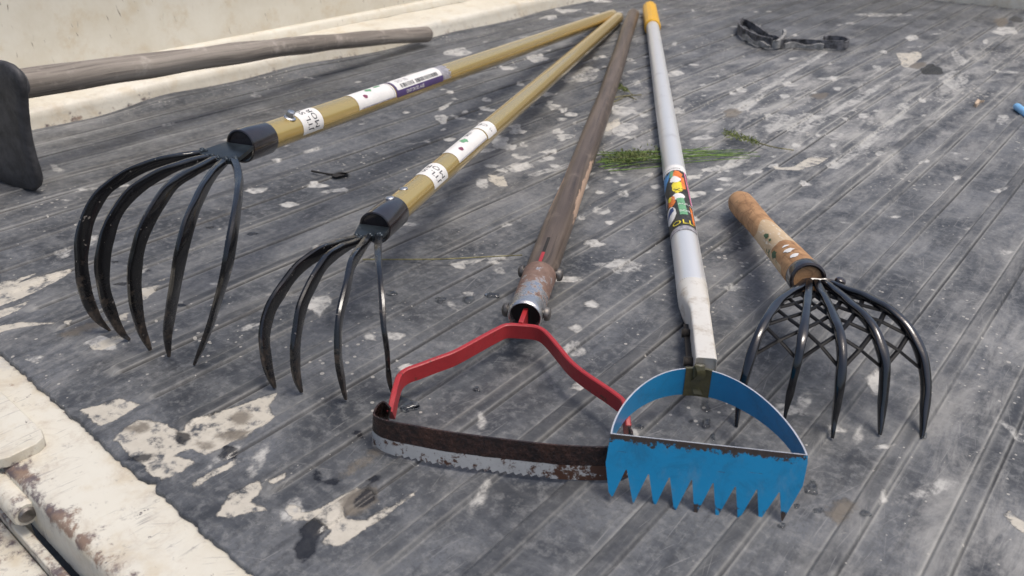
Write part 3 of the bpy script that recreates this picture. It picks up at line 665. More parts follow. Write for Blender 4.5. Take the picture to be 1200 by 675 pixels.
for k, arr in list(fields.items()) + [('film', film), ('edge', edge), ('foot_shade', foot_shade), ('ribtop', ribtop)]:
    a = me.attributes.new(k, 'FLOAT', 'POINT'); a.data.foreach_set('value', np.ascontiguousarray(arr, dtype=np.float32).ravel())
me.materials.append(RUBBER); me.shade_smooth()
mat_o = bpy.data.objects.new('rubber_mat', me); C.objects.link(mat_o)
tag(mat_o, 'dark grey ribbed rubber mat splashed with dried cream paint, covering the truck bed', 'mat')

# ------------------------------------------------------------------ cultivators: tines
def tine(parent, P, wid, thk, lateral, nm='tine', mat=None, n=10):
    """a forged bar through points P: wid is its depth in the plane of the curve, thk across it, both tables over 0..1"""
    jr = random.Random(int(P[-1].x * 1e4)); P = [p + (lateral * jr.uniform(-.0006, .0006) if 0 < i < len(P) - 1 else Vector()) for i, p in enumerate(P)]
    P = catmull(P, 6); s = arcs(P); T = tangents(P); rings = []; tip = []; ph = jr.uniform(0, 6)
    for k, p in enumerate(P):
        u = s[k] / s[-1]; lat = (lateral - T[k] * lateral.dot(T[k])).normalized(); rad = lat.cross(T[k]).normalized()
        wv_ = 1 + .07 * math.sin(u * 19 + ph) + .05 * math.sin(u * 41 + 2 * ph); w_, t_ = lerp_table(wid, u) / 2 * wv_, lerp_table(thk, u) / 2 * (2 - wv_); ring = []
        for j in range(n):
            a = 2 * math.pi * j / n; ca, sa = math.cos(a), math.sin(a); ex = .42
            ring.append(p + rad * (w_ * math.copysign(abs(ca) ** ex, ca)) + lat * (t_ * math.copysign(abs(sa) ** ex, sa)))
        rings.append(ring); tip += [u] * (n + 1)
    g = Geo(); g.loft(rings)
    m = len(rings)
    return part(nm, g, mat or BLACK, parent, 50, {'tip': (tip + [0] * n + [1] * n)})
def profile_of(N, T, pts):                            # curve in the upright plane through N and T: (screen fraction, z)
    N = Vector(N); T = Vector(T); d = T - N; nv = Vector((d.y, -d.x, 0)).normalized(); out = []; s = 0; last = None
    for px, py in pts:
        r = ray(px, py); t = (N - O).dot(nv) / r.dot(nv)
        if last: s += math.hypot(px - last[0], py - last[1])
        last = (px, py); out.append([s, (O + r * t).z])
    for o_ in out: o_[0] /= s
    return out
def traced(pts, prof, zscale=1.0):
    s = [0.0]
    for a, b in zip(pts, pts[1:]): s.append(s[-1] + math.hypot(b[0] - a[0], b[1] - a[1]))
    return [at(p[0], p[1], max(.002, lerp_table(prof, k / s[-1]) * zscale)) for p, k in zip(pts, s)]

def gold_cultivator(label, ferr_px, ferr_d, back_px, end_px, traces, wref, neck_px, screws, rh, rf, stick, group):
    F0 = deep(*ferr_px, ferr_d); E = at(*end_px, .0145); ax = Axis(F0, E)
    root = thing('hand_cultivator', label, 'cultivator', (F0.x, F0.y, 0), group)
    db = ax.at(*back_px)
    g = Geo(); bar(g, ax, [(db * .4, rh * .97)] + [(db * .4 + (ax.L - db * .4) * k / 30, rh) for k in range(1, 30)] + [(ax.L - .004, rh), (ax.L - .001, rh * .93), (ax.L, rh * .7)], 32, None, .004, 3)
    hd = part('handle', g, GOLD, root, 40)
    g = Geo(); rings = []
    for d, r in [(.004, rf * .80), (0.0, rf * .84), (-.0006, rf * .92), (0.0, rf), (db * .25, rf * 1.01), (db - .0015, rf), (db, rf * .97), (db, rh * .98)]:
        rings.append([ax.pt(d, math.pi - 2 * math.pi * j / 36, r) for j in range(36)])
    g.loft(rings, True, False, False); fe = part('ferrule', g, BLACK2, root, 50)
    g = Geo(); bar(g, ax, [(.0012, rf * .83), (.010, rf * .83)], 28); part('ferrule_plug', g, BLACK2, fe)
    # curve plane profile from the tine seen most face-on
    N = F0 + Vector((0, 0, -.004)); T = at(*traces[wref][-1])
    prof_ = profile_of(F0 - ax.a * .012 + Vector((0, 0, -.004)), T, traces[wref])
    roots = []
    lat0 = None
    for k, tr in enumerate(traces):
        P = traced(tr, prof_)
        P[-1].z = .0015
        d = P[-1] - P[0]; lat = Vector((d.y, -d.x, 0)).normalized()
        tine(root, P, [(0, .0072), (.12, .0074), (.3, .0112), (.62, .0130), (.85, .0108), (.96, .006), (1, .0025)], [(0, .0072), (.15, .0068), (.35, .0052), (.9, .0045), (1, .0025)], lat)
        roots.append(P[0])
    # neck plate, from inside the ferrule out to the tine roots
    g = Geo(); a0 = roots[0]; a1 = roots[-1]; nb = 8; top = []; 
    back0 = ax.pt(.012, -math.pi / 2 - .25, rf * .78); back1 = ax.pt(.012, math.pi / 2 + .25, rf * .78)
    mid0 = ax.pt(-.0015, -math.pi / 2 + .06, rf * .97); mid1 = ax.pt(-.0015, math.pi / 2 - .06, rf * .97)
    rows = []
    for (p, q_) in ((back0, back1), (mid0, mid1)): rows.append([p.lerp(q_, k / nb) for k in range(nb + 1)])
    front = []
    for k in range(nb + 1):
        t = k / nb * (len(roots) - 1); i = min(int(t), len(roots) - 2); front.append(roots[i].lerp(roots[i + 1], t - i))
    toff = (roots[0] - roots[-1]).normalized() * .0035
    front[0] = front[0] + toff; front[-1] = front[-1] - toff
    fwd = -ax.a
    rows.append([p.lerp(q_, .55) for p, q_ in zip(rows[1], front)]); rows.append([p + fwd * .003 for p in front])
    th = Vector((0, 0, .0018)); vs = []; fs = []
    for rw_ in rows: vs += [p + th for p in rw_]
    nt = len(vs)
    for rw_ in rows: vs += [p - th for p in rw_]
    m = nb + 1; R_ = len(rows)
    for i in range(R_ - 1):
        for k in range(nb):
            fs.append((i * m + k, (i + 1) * m + k, (i + 1) * m + k + 1, i * m + k + 1)); b = nt
            fs.append((b + i * m + k, b + i * m + k + 1, b + (i + 1) * m + k + 1, b + (i + 1) * m + k))
    for i in range(R_ - 1):
        fs.append((i * m, nt + i * m, nt + (i + 1) * m, (i + 1) * m)); fs.append((i * m + nb, (i + 1) * m + nb, nt + (i + 1) * m + nb, nt + i * m + nb))
    for k in range(nb): fs.append(((R_ - 1) * m + k, nt + (R_ - 1) * m + k, nt + (R_ - 1) * m + k + 1, (R_ - 1) * m + k + 1))
    g.add(vs, fs); part('neck_plate', g, STEELP, root, 40)
    g = Geo()                                         # weld beads at the roots
    wr = random.Random(2)
    for p in roots:
        for j in range(4):
            c = p + Vector((wr.uniform(-.003, .003), wr.uniform(-.003, .003), .0025)); r = wr.uniform(.0018, .003)
            rings = [[c + Vector((math.cos(t) * r * math.cos(ph), math.sin(t) * r * math.cos(ph), r * .7 * math.sin(ph))) for t in [2 * math.pi * q_ / 8 for q_ in range(8)]] for ph in (-1.2, -.6, 0, .6, 1.2)]
            g.loft(rings)
    part('weld_beads', g, STEELP, root, 60)
    return root, ax, hd, fe, db

def text_on(parent, ax, r, d_c, th_start, lines, size, mat=INK, nm='lettering'):
    """lines of text running round the bar, first line nearest the tool head"""
    g = Geo()
    for k, t in enumerate(lines):
        v, f = glyphs(t, size)
        wrap_flat(g, ax, r, v, f, lambda x, y, k=k: (d_c + k * size * 1.12 - y, th_start - x / r))
    return part(nm, g, mat, parent, 0)
def along_text(parent, ax, r, d0, th, text, size, mat=INK, nm='lettering'):
    g = Geo(); v, f = glyphs(text, size)
    wrap_flat(g, ax, r, v, f, lambda x, y: (d0 + x, th - y / r)); return part(nm, g, mat, parent, 0)
def blob(d, th, rd, rth, n=14, seed=0, j=.15):
    rr = random.Random(seed); return [(d + rd * math.cos(2 * math.pi * k / n) * (1 + rr.uniform(-j, j)), th + rth * math.sin(2 * math.pi * k / n) * (1 + rr.uniform(-j, j))) for k in range(n)]

RH_, RF_ = .0140, .0161
tr1 = [Z8(l, 60, 130, 2.177) for l in (
    [(385, 108), (320, 118), (250, 137), (190, 165), (135, 205), (97, 265), (79, 330), (77, 400), (90, 470), (115, 525), (150, 560)],
    [(400, 120), (340, 135), (270, 165), (205, 210), (160, 270), (137, 340), (130, 400), (137, 465), (158, 525), (180, 565), (200, 583)],
    [(420, 125), (370, 150), (315, 185), (275, 235), (240, 300), (220, 360), (213, 420), (215, 480), (228, 550), (253, 610)],
    [(440, 130), (410, 165), (380, 215), (355, 280), (335, 350), (320, 420), (308, 500), (298, 570), (300, 625)],
    [(467, 128), (476, 160), (478, 210), (470, 270), (460, 330), (445, 410), (420, 500), (395, 580), (365, 645)])]
root1, ax1, hd1, fe1, db1 = gold_cultivator('five tined black cultivator with long gold handle, nearest the side wall', (282, 171.5), .762, (311, 162), (718, 18), tr1, 1, None, None, RH_, RF_, None, 'cultivators with gold handles')
tr2 = [Z8(l, 280, 210, 2.5) for l in (
    [(345, 175), (290, 190), (225, 222), (170, 267), (122, 330), (92, 385), (76, 450), (77, 500), (87, 560), (105, 610)],
    [(355, 180), (310, 200), (255, 240), (215, 305), (185, 370), (170, 440), (164, 500), (168, 570), (183, 622)],
    [(380, 172), (355, 205), (330, 250), (315, 315), (300, 390), (292, 460), (293, 530), (300, 590), (313, 643)],
    [(408, 172), (408, 220), (412, 290), (418, 360), (425, 430), (433, 500), (440, 570), (447, 620)])]
root2, ax2, hd2, fe2, db2 = gold_cultivator('four tined black cultivator with gold handle, between five tined cultivator and red framed hoe', (439.5, 267), .765, (462, 247), (725, 21), tr2, 1, None, None, RH_, RF_, None, 'cultivators with gold handles')

def small_dome(g, c, nrm, r, hgt, n=16):
    nrm = nrm.normalized(); t = nrm.orthogonal().normalized(); b = nrm.cross(t)
    rings = [[c + (t * math.cos(a) + b * math.sin(a)) * (r * q_) + nrm * (hgt * z) for a in [2 * math.pi * k / n for k in range(n)]] for q_, z in ((1, -.3), (1, .25), (.85, .7), (.5, .95), (.15, 1.02))]
    return g.loft(rings)
# screw standing out of the first handle
ds = ax1.at(331, 139); th = ax1.eye(ds) - R(48)
nrm = (ax1.pt(ds, th, 1) - ax1.pt(ds, th, 0)); c = ax1.pt(ds, th, RH_)
g = Geo(); small_dome(g, c, nrm, .0062, .0016); sm = part('screw', g, ZINC, root1)
g = Geo(); t = nrm.orthogonal().normalized(); b = nrm.cross(t)
g.loft([[c + (t * math.cos(a) + b * math.sin(a)) * r_ + nrm * z for a in [math.pi / 3 * k + .3 for k in range(6)]] for r_, z in ((.0042, .001), (.0042, .0065), (.0034, .0075))]); part('hex_head', g, ZINC, sm, 25)
for (px, py, p_, dd) in ((449, 238, root2, 0), (467, 227, root2, 0)):
    d_ = ax2.at(px, py); th = ax2.eye(d_) - R(52); rr = RF_ if px < 460 else RH_
    nrm = ax2.pt(d_, th, 1) - ax2.pt(d_, th, 0); g = Geo(); small_dome(g, ax2.pt(d_, th, rr), nrm, .0046, .0015); part('rivet', g, ZINC, root2)

# stickers of the first handle
def sticker(parent, ax, d0, d1, t0, t1, r, mat=PAPER, torn=None, nm='sticker', flipd=0):
    g = Geo(); shell(g, ax, d0, d1, R(t0), R(t1), r, torn); return part(nm, g, mat, parent, 0)
def size_label(parent, ax, pa, pb, lines):
    d0, d1 = ax.at(*pa), ax.at(*pb); e = math.degrees(ax.eye((d0 + d1) / 2)); wd = d1 - d0
    st = sticker(parent, ax, d0, d1, e - 120, e + 48, RH_ + .0003)
    sz = wd * .30; text_on(st, ax, RH_ + .0005, d0 + wd * .44, R(e + 34), lines, sz)
    return d0, d1
size_label(hd1, ax1, (343, 152), (367, 144), ['JTL SG CA', 'MOR YX L5'])
d0, d1 = ax1.at(412, 129), ax1.at(453, 113); e = math.degrees(ax1.eye(d0))
r0 = RH_ + .0003
st = sticker(hd1, ax1, d0 - .004, d1, e - 105, e + 26, r0)
g = Geo()
for k in (0, 1): 
    tt = R(e + 20 + 3 * k)
    shell(g, ax1, d0 + .001, d1 - .002, tt, tt + R(.9 + k * .4), r0 + .0002, None, 8, 1)
shell(g, ax1, d1 - .0035, d1 - .0028, R(e - 100), R(e + 20), r0 + .0002, None, 1, 16); part('border_line', g, PURPLE, st, 0)
g = Geo(); poly_wrap(g, ax1, r0 + .0002, blob(d0 + (d1 - d0) * .22, R(e - 27), .0042, .20, 12, 2)); part('printed_spot', g, REDPR, st, 0)
g = Geo(); poly_wrap(g, ax1, r0 + .0002, blob(d0 + (d1 - d0) * .44, R(e - 58), .0065, .22, 12, 3, .4)); part('printed_leaf', g, GREENPR, st, 0); g = Geo(); poly_wrap(g, ax1, r0 + .00025, blob(d0 + (d1 - d0) * .70, R(e - 66), .007, .13, 12, 5, .5)); part('printed_leaf', g, GREENPR, st, 0)
e0 = ax1.at(454, 112); e1 = ax1.at(508, 90); e2 = ax1.at(519, 86); tw = random.Random(9)
tear = [tw.uniform(0, .012) for _ in range(40)]
st = sticker(hd1, ax1, e0, e1, e - 105, e + 32, r0, PURPLE)
g = Geo(); shell(g, ax1, e0 + .004, e1 - .001, R(e - 104), R(e - 2), r0 + .0002, None, 8, 16); wp = part('white_panel', g, PAPER, st, 0)
g = Geo(); x = e0 + .016
while x < e1 - .012:
    wdt = tw.choice((.0008, .0013, .002)); 
    if not (e0 + .050 < x < e0 + .056): shell(g, ax1, x, x + wdt, R(e - 30), R(e - 8), r0 + .0004, None, 1, 4)
    x += wdt + tw.choice((.0007, .0011, .0016))
part('barcode', g, INK, wp, 0)
along_text(wp, ax1, r0 + .0004, e0 + .015, R(e - 40), 'SHD 102', .008, GREY_PRINT); along_text(wp, ax1, r0 + .0004, e0 + .006, R(e - 72), 'Y', .011)
along_text(st, ax1, r0 + .0003, e0 + .025, R(e + 24), 'CAST DATES  AGE', .0062, PAPER)
g = Geo(); shell(g, ax1, e1, e2, R(e - 100), R(e + 28), r0, lambda t: tear[int(t * 39)], 6, 39); part('sticker', g, GREY_PRINT, hd1, 0)
# second handle
size_label(hd2, ax2, (494, 218), (510, 204), ['JTL SG CA', 'MOR 133S'])
d0, d1 = ax2.at(524, 191), ax2.at(558, 163); e = math.degrees(ax2.eye(d0))
st = sticker(hd2, ax2, d0, d1, e - 110, e + 30, r0)
g = Geo()
for k in (0, 1): shell(g, ax2, d0 + .001, d1 - .002, R(e + 23 + 3 * k), R(e + 23.9 + 3.4 * k), r0 + .0002, None, 8, 1)
part('border_line', g, PURPLE, st, 0)
g = Geo(); poly_wrap(g, ax2, r0 + .0002, blob(d0 + (d1 - d0) * .24, R(e - 18), .0048, .22, 12, 2)); part('printed_spot', g, REDPR, st, 0)
g = Geo(); poly_wrap(g, ax2, r0 + .0002, blob(d0 + (d1 - d0) * .50, R(e - 42), .0075, .32, 12, 3, .4)); part('printed_leaf', g, GREENPR, st, 0)
along_text(st, ax2, r0 + .0003, d0 + (d1 - d0) * .66, R(e - 48), 'SHD2', .0075)
d2, d3 = ax2.at(560, 163), ax2.at(569, 153); st = sticker(hd2, ax2, d2, d3, e - 110, e + 38, r0); text_on(st, ax2, r0 + .0002, d2 + (d3 - d2) * .62, R(e + 20), ['< CECA'], (d3 - d2) * .30)

# ------------------------------------------------------------------ red framed loop hoe with saw blade
Fh = at(614.5, 372, .026); Eh = at(744, 17, .017); ax3 = Axis(Fh, Eh)
hoe = thing('loop_hoe', 'red framed loop hoe with rusty saw toothed blade and dark wooden handle', 'hoe', (Fh.x, Fh.y, 0))
db = ax3.at(629, 322); RW3 = .0152
g = Geo(); ds3 = ax3.at(635, 297); NH = 84
prof3 = [(db * .35, RW3 * .96), (db - .001, RW3 * .98)] + [(db + (ax3.L - db) * k / 92, RW3 * (1.04 - .06 * min(1, k / 40) + .03 * math.sin(k * .25))) for k in range(1, 92)] + [(ax3.L - .003, RW3 * .96), (ax3.L, RW3 * .8)]
bar(g, ax3, prof3, NH, lambda d: ax3.side * (.004 * math.sin(d * 3.1)) * min(1, d) , .022, 11)
c0, c1 = ax3.at(651, 268), ax3.at(678, 186)
chip = []
for v in g.v:
    p = Vector(v) - ax3.p0; d = p.dot(ax3.a); rad = p - ax3.a * d; th = math.atan2(rad.dot(ax3.side), rad.dot(ax3.up)); ey = ax3.eye(d)
    tt = math.degrees((th - ey + math.pi) % (2 * math.pi) - math.pi)
    a = .0
    if c0 < d < c1: a = 1.35 * max(math.exp(-((tt - 62) / 34) ** 2), .95 * math.exp(-((tt + 74) / 22) ** 2)) * math.sin(math.pi * (d - c0) / (c1 - c0)) ** .3
    chip.append(a * .72)
hd3 = part('handle', g, WOOD_DARK, hoe, 45, {'chip': chip})
ey = ax3.eye(ds3)
g = Geo(); s0, s1 = ax3.at(631, 310), ax3.at(636.5, 292); thl = ey - R(16); shell(g, ax3, s0, s1, thl - .10, thl + .10, RW3 * 1.062, None, 4, 3); part('slot', g, HOLE, hd3, 0)
g = Geo(); shell(g, ax3, db - .002, s0, thl - .10, thl + .10, RW3 * 1.066, None, 4, 3); part('tang', g, RED, hoe, 0)
g = Geo(); RFE = .0158; rings = []
for d, r in [(.022, RFE * .84), (.001, RFE * .86), (0, RFE * .93), (.001, RFE), (.004, RFE * 1.03), (.008, RFE), (db - .004, RFE * 1.03), (db - .001, RFE * 1.05), (db, RFE * 1.0), (db, RW3 * .9)]:
    rings.append([ax3.pt(d, math.pi - 2 * math.pi * j / 40, r) for j in range(40)])
g.loft(rings, True, False, False); fer3 = part('ferrule', g, CHROME, hoe, 50)
g = Geo(); bar(g, ax3, [(.009, RFE * .85), (.021, RFE * .85)], 28); part('ferrule_plug', g, HOLE, fer3)
for pxl, pxr, dd in (((600, 361), (638, 366), .010), ((609, 320), (652, 324), db + .006)):
    for sgn in (-1, 1):
        c = ax3.p0 + ax3.a * dd + ax3.side * (sgn * (RFE - .001)); nrm = ax3.side * sgn
        g = Geo(); bar(g, Axis(c, c + nrm * .0075), [(0, .0042), (.0035, .0042)], 14)
        small_dome(g, c + nrm * .0035, nrm, .0064, .0042, 16); part('bolt', g, BOLT, hoe, 45)
# red frame, a strap on edge
zc = .026
fr = [(458, 486, .019), (461.5, 470, .024), (464.5, 457, zc), (468.5, 446, zc), (477, 439, zc), (491, 434, zc), (512, 426, zc), (531, 419, zc), (550, 409, zc), (567, 399.5, zc), (583, 391, zc), (594, 386.5, zc), (611, 387, zc), (627, 388.5, zc), (637, 393, zc), (647, 403.5, zc), (658, 417, zc), (669, 430, zc), (682, 441, zc), (695.5, 450.5, zc), (709, 459.5, zc), (721, 468, zc), (729, 475, zc), (733, 485, .024), (735.5, 503, .019)]
P = catmull([at(*p) for p in fr], 3); T = tangents(P); rings = []; up = Vector((0, 0, 1))
hs = .0071; tk = .0021
for k, p in enumerate(P):
    t_ = T[k]; lat = Vector((t_.y, -t_.x, 0)).normalized(); u_ = lat.cross(t_).normalized(); u_ = u_ if u_.z > 0 else -u_
    p = p - u_ * .001; c_ = .0006
    rings.append([p + lat * (x * tk) + u_ * (y * hs) for x, y in ((-1, -.9), (-.6, -1), (.6, -1), (1, -.9), (1, .9), (.6, 1), (-.6, 1), (-1, .9))])
g = Geo(); g.loft(rings); part('frame', g, RED, hoe, 35)
g = Geo(); cpt = P[len(P) * 12 // 24]; g.box(Fh.lerp(cpt, .36) + Vector((0, 0, -.001)), ax3.a * ((Fh - cpt).length * .58), ax3.side * .0022, Vector((0, 0, .0085))); part('frame_stem', g, RED, hoe, 30, None, .0006)
# saw blade: a strip on edge, curled up at both ends
topl = [(458, 478), (450, 470.5), (443.5, 474), (439.5, 480), (438.2, 485), (443, 489.3), (453, 492.4), (465.6, 495.2), (483, 498.2), (519, 504.8), (560, 510.5), (600, 515.5), (640, 520), (675.6, 522.5), (710, 523.5), (728, 521), (738, 515), (741, 507), (737, 500)]
botl = [(452, 507), (445, 503), (439, 506), (436.8, 512), (437.5, 519), (446, 527), (455, 531), (465.6, 534.6), (489, 540), (519, 545.6), (560, 551.5), (600, 556), (640, 560), (666.7, 562), (711, 562.5), (730, 560), (741, 553), (744, 545), (740, 537)]
B0 = [at(x, y, .0012) for x, y in botl]; hB = .0285
# top edge stands over the bottom edge with a slight lean
Bc = catmull(B0, 10); T = tangents(Bc); s = arcs(Bc); vs = []; fs = []; bandv = []; er = []; rows_ = 7; uv = []
m = len(Bc)
Tp = catmull([at(x, y, hB) for x, y in topl], 10)
per = .0056; vs = []
fine_n = 420
def samp(Pl, sl, x):
    for i in range(len(sl) - 1):
        if x <= sl[i + 1]: t = (x - sl[i]) / max(1e-9, sl[i + 1] - sl[i]); return Pl[i].lerp(Pl[i + 1], t)
    return Pl[-1]
sB = s; cen = sum(Bc, Vector()) / m; g = Geo()
front_rows = []; 
fr_idx = [i / fine_n for i in range(fine_n + 1)]
tot = sB[-1]
for side_ in (0, 1):
    for i, t in enumerate(fr_idx):
        x = t * tot; pb = samp(Bc, sB, x); j = min(int(t * (m - 1)), m - 2); pt_ = Tp[min(m - 1, int(round(t * (m - 1))))]
        ti = int(t * (m - 1)); tf = t * (m - 1) - ti
        k_ = 0
        for jj in range(m - 1):
            if sB[jj + 1] >= x: k_ = jj; break
        else: k_ = m - 2
        ff = (x - sB[k_]) / max(1e-9, sB[k_ + 1] - sB[k_]); ptp = Tp[k_].lerp(Tp[k_ + 1], ff); tg_ = (Bc[k_ + 1] - Bc[k_]).normalized()
        nrm = Vector((tg_.y, -tg_.x, 0)).normalized(); pbv = pb.copy()
        tooth = 0.0
        if .20 < t < .68:
            ph = (x / per) % 1.0; tooth = .0031 * (ph if ph < .75 else (1 - ph) * 3)
        for r_ in range(rows_ + 1):
            q_ = r_ / rows_; p = ptp.lerp(pbv, q_)
            if r_ == rows_: p = p + (ptp - pbv).normalized() * tooth
            th_ = .0007 if r_ < 5 else .0007 * (1 - .7 * (r_ - 4) / 3)
            vs.append(p + nrm * (th_ if side_ == 0 else -th_)); bandv.append(q_); er.append(max(0, (t - .66) / .2) if t > .6 else 0)
n = rows_ + 1; off2 = (fine_n + 1) * n
for i in range(fine_n):
    for r_ in range(rows_):
        fs.append((i * n + r_, i * n + r_ + 1, (i + 1) * n + r_ + 1, (i + 1) * n + r_)); b = off2
        fs.append((b + i * n + r_, b + (i + 1) * n + r_, b + (i + 1) * n + r_ + 1, b + i * n + r_ + 1))
    fs.append((i * n, (i + 1) * n, off2 + (i + 1) * n, off2 + i * n)); fs.append((i * n + rows_, off2 + i * n + rows_, off2 + (i + 1) * n + rows_, (i + 1) * n + rows_))
for i in (0, fine_n):
    for r_ in range(rows_): fs.append((i * n + r_, off2 + i * n + r_, off2 + i * n + r_ + 1, i * n + r_ + 1))
g.add(vs, fs); part('saw_blade', g, SAW, hoe, 50, {'band': bandv, 'endrust': [min(1, e) for e in er]})

# ------------------------------------------------------------------ blue toothed hoe with aluminium handle
Ra = .0148
Sa = at(811, 340, Ra + .0005); Ea = at(761.3, 10, Ra); axa = Axis(Sa, Ea)
bh = thing('toothed_hoe', 'bright blue toothed hoe with D shaped loop and silver aluminium handle', 'hoe', (Sa.x, Sa.y, 0))
da = axa.at(763.5, 32)
g = Geo(); bar(g, axa, [(-.004, Ra * .98)] + [(axa.L * k / 30, Ra) for k in range(31)], 36, None, .003, 4); hda = part('handle', g, ALU, bh, 40)
g = Geo(); rings = []
for d, r, rdg in [(da - .006, Ra * 1.02, 0), (da - .006, Ra * 1.20, 0), (da - .002, Ra * 1.30, 0), (da + .006, Ra * 1.30, 0), (da + .010, Ra * 1.20, .05), (axa.L + .006, Ra * 1.14, .05), (axa.L + .012, Ra * 1.06, .02), (axa.L + .014, Ra * .8, 0)]:
    rings.append([axa.pt(d, math.pi - 2 * math.pi * j / 48, r * (1 + (rdg if j % 4 < 2 else 0))) for j in range(48)])
g.loft(rings); part('end_cap', g, YELLOW, bh, 40)
# flattened socket end: round to a squared channel
P0 = Sa - axa.a * -.002; Pe = at(820.5, 436, .0185); sv = (Pe - Sa).normalized(); sup = (Vector((0, 0, 1)) - sv * sv.z).normalized(); sside = sup.cross(sv) * 1.0
Lc = (Pe - Sa).length; rings = []
sdir = -sv; sd = sdir.cross(sup)                        # side to the photographer's right
def sq(w_, h_, n=40, e_=.28):
    out = []
    for j in range(n):
        a = 2 * math.pi * j / n; ca, sa = math.cos(a), math.sin(a); out.append((w_ * math.copysign(abs(ca) ** e_, ca), h_ * math.copysign(abs(sa) ** e_, sa)))
    return out
for t, w_, h_, e_, sh in [(-.05, Ra, Ra, 1, 0), (.05, Ra * 1.0, Ra, 1.0, 0), (.18, Ra * .96, Ra, .85, .0005), (.30, Ra * .80, Ra * .98, .5, .002), (.42, .0092, Ra * .82, .3, .0030), (.7, .0088, Ra * .70, .25, .0034), (1.0, .0088, Ra * .60, .25, .0036)]:
    c = Sa + sv * (Lc * t) + sd * sh + sup * (Ra * .95 - h_ if t > .35 else 0)
    rings.append([c + sd * x + sup * y for x, y in sq(w_, h_, 40, e_)])
g = Geo(); g.loft(rings, True, True, False)
rin = [[rings[-1][0].lerp(rings[-1][0], 0)]]
cen = sum(rings[-1], Vector()) / 40
inner = [[cen + (p - cen) * .90 for p in rings[-1]], [cen + (p - cen) * .88 - sv * .0015 for p in rings[-1]]]
g.loft([rings[-1], inner[0], inner[1]], True, False, True)
sk = part('socket', g, SOCK, bh, 35)
g = Geo(); g.box(Sa + sv * (Lc * .72) - sd * .0062 - sup * .002, sv * (Lc * .27), sd * .0042, sup * .0009); part('socket_slot', g, HOLE, sk, 0)
for t in (.58, .90):
    c = Sa + sv * (Lc * t) - sd * .0045
    g = Geo(); pr = []
    for k in range(22): pr.append((k * .0004, .0044 if k % 2 else .0036))
    bar(g, Axis(c, c - sd * .0085), pr, 14); part('bolt', g, BOLT, bh, 40)
# loop band
ZT = .046; ap = at(819, 432, ZT); cl = at(716.5, 508, ZT); cr = at(945.5, 533, ZT)
mid = (cl + cr) / 2; ex = (cr - cl) / 2; ey_ = ap - mid
arc = []
NA = 60
for k in range(NA + 1):
    a = math.pi - math.pi * k / NA; ca, sa = math.cos(a), math.sin(a)
    arc.append(mid + ex * (math.copysign(abs(ca) ** 1.0, ca)) + ey_ * (abs(sa) ** 1.30))
bh_ = .0218
g = Geo(); tk = .00055; vs = []; uv = []; T = tangents(arc); sA = arcs(arc)
for k, p in enumerate(arc):
    nrm = Vector((T[k].y, -T[k].x, 0)).normalized(); u = sA[k] / sA[-1]
    hgt = bh_ * (.68 + .44 * math.sin(math.pi * u) ** 2)
    for x, z in ((-tk, 0), (tk, 0), (tk, -hgt), (-tk, -hgt)):
        vs.append(p + nrm * x + Vector((0, 0, z)) + nrm * (0 if z == 0 else 0)); uv.append((sA[k], .02, 0))
fs = []; mi = []
for k in range(NA):
    b = 4 * k
    for q_ in range(4):
        fs.append((b + q_, b + 4 + q_, b + 4 + (q_ + 1) % 4, b + (q_ + 1) % 4)); mi.append(1 if q_ == 0 else 0)
g.add(vs, fs, uv); g.mi = mi; part('loop_band', g, [BLUE, BAREMETAL], bh, 30)
# toothed plate: outline in its own plane (x along the top edge, y downwards)
ttips = Z8([(84, 556), (160, 578), (235, 594), (308, 611), (381, 626), (458, 633), (537, 641), (613, 641), (694, 644)], 690, 400, 3.068)
tval = Z8([(135, 458), (215, 475), (290, 487), (370, 495), (447, 507), (527, 519), (604, 530), (685, 540)], 690, 400, 3.068)
W0 = at(*ttips[0], .0015); W8 = at(*ttips[8], .0015)
tl, tr_ = cl + Vector((0, 0, 0)), cr
px_ = (tr_ - tl).normalized(); dn = ((W0 + W8) / 2 - (tl + tr_) / 2); dn = (dn - px_ * dn.dot(px_)); HP = dn.length; dn.normalize(); pn = px_.cross(dn)
WP = (tr_ - tl).length
def plate_xy(px, py):
    r = ray(px, py); t = (tl - O).dot(pn) / r.dot(pn); p = O + r * t - tl; return p.dot(px_), p.dot(dn)
tips = [plate_xy(*p) for p in ttips]; vals = [plate_xy(*p) for p in tval]
xl0 = plate_xy(709.8, 542); xr0 = plate_xy(940.5, 569)
cols = [(xl0[0], None)]
low = [(xl0[0], xl0[1]), (plate_xy(713.3, 575)[0], tips[0][1] - .003)]
for k in range(9):
    low.append((tips[k][0] - .0004, tips[k][1])); low.append((tips[k][0] + .0004, tips[k][1]))
    if k < 8: low.append((vals[k][0] - .0004, vals[k][1] + .0004)); low.append((vals[k][0] + .0004, vals[k][1] + .0004))
low.append((xr0[0], xr0[1]))
YB = min(v[1] for v in vals) - .004
outl = [(-.0005, 0), (WP + .0005, 0), (WP + .001, YB * .3)] + list(reversed(low)) + [(-.001, YB * .3)]
from mathutils.geometry import tessellate_polygon
th_ = .0007; v2 = outl; f2 = [list(t) for t in tessellate_polygon([[Vector((x, y, 0)) for x, y in outl]])]
g = Geo(); nn = len(v2); vs = []; uv = []
bendr = lambda y: 0.0035 * math.exp(-((y) / .006) ** 2)
for sg in (1, -1):
    for x, y in v2: vs.append(tl + px_ * x + dn * y + pn * (sg * th_)); uv.append((x, y, 1))
def orient(tri, want):
    a, b, c = (vs[i] for i in tri); return tuple(tri) if (b - a).cross(c - a).dot(want) > 0 else tuple(reversed(tri))
fs = [orient(t, pn) for t in f2] + [orient([i + nn for i in t], -pn) for t in f2]
no = len(outl); mi = [0] * len(fs)
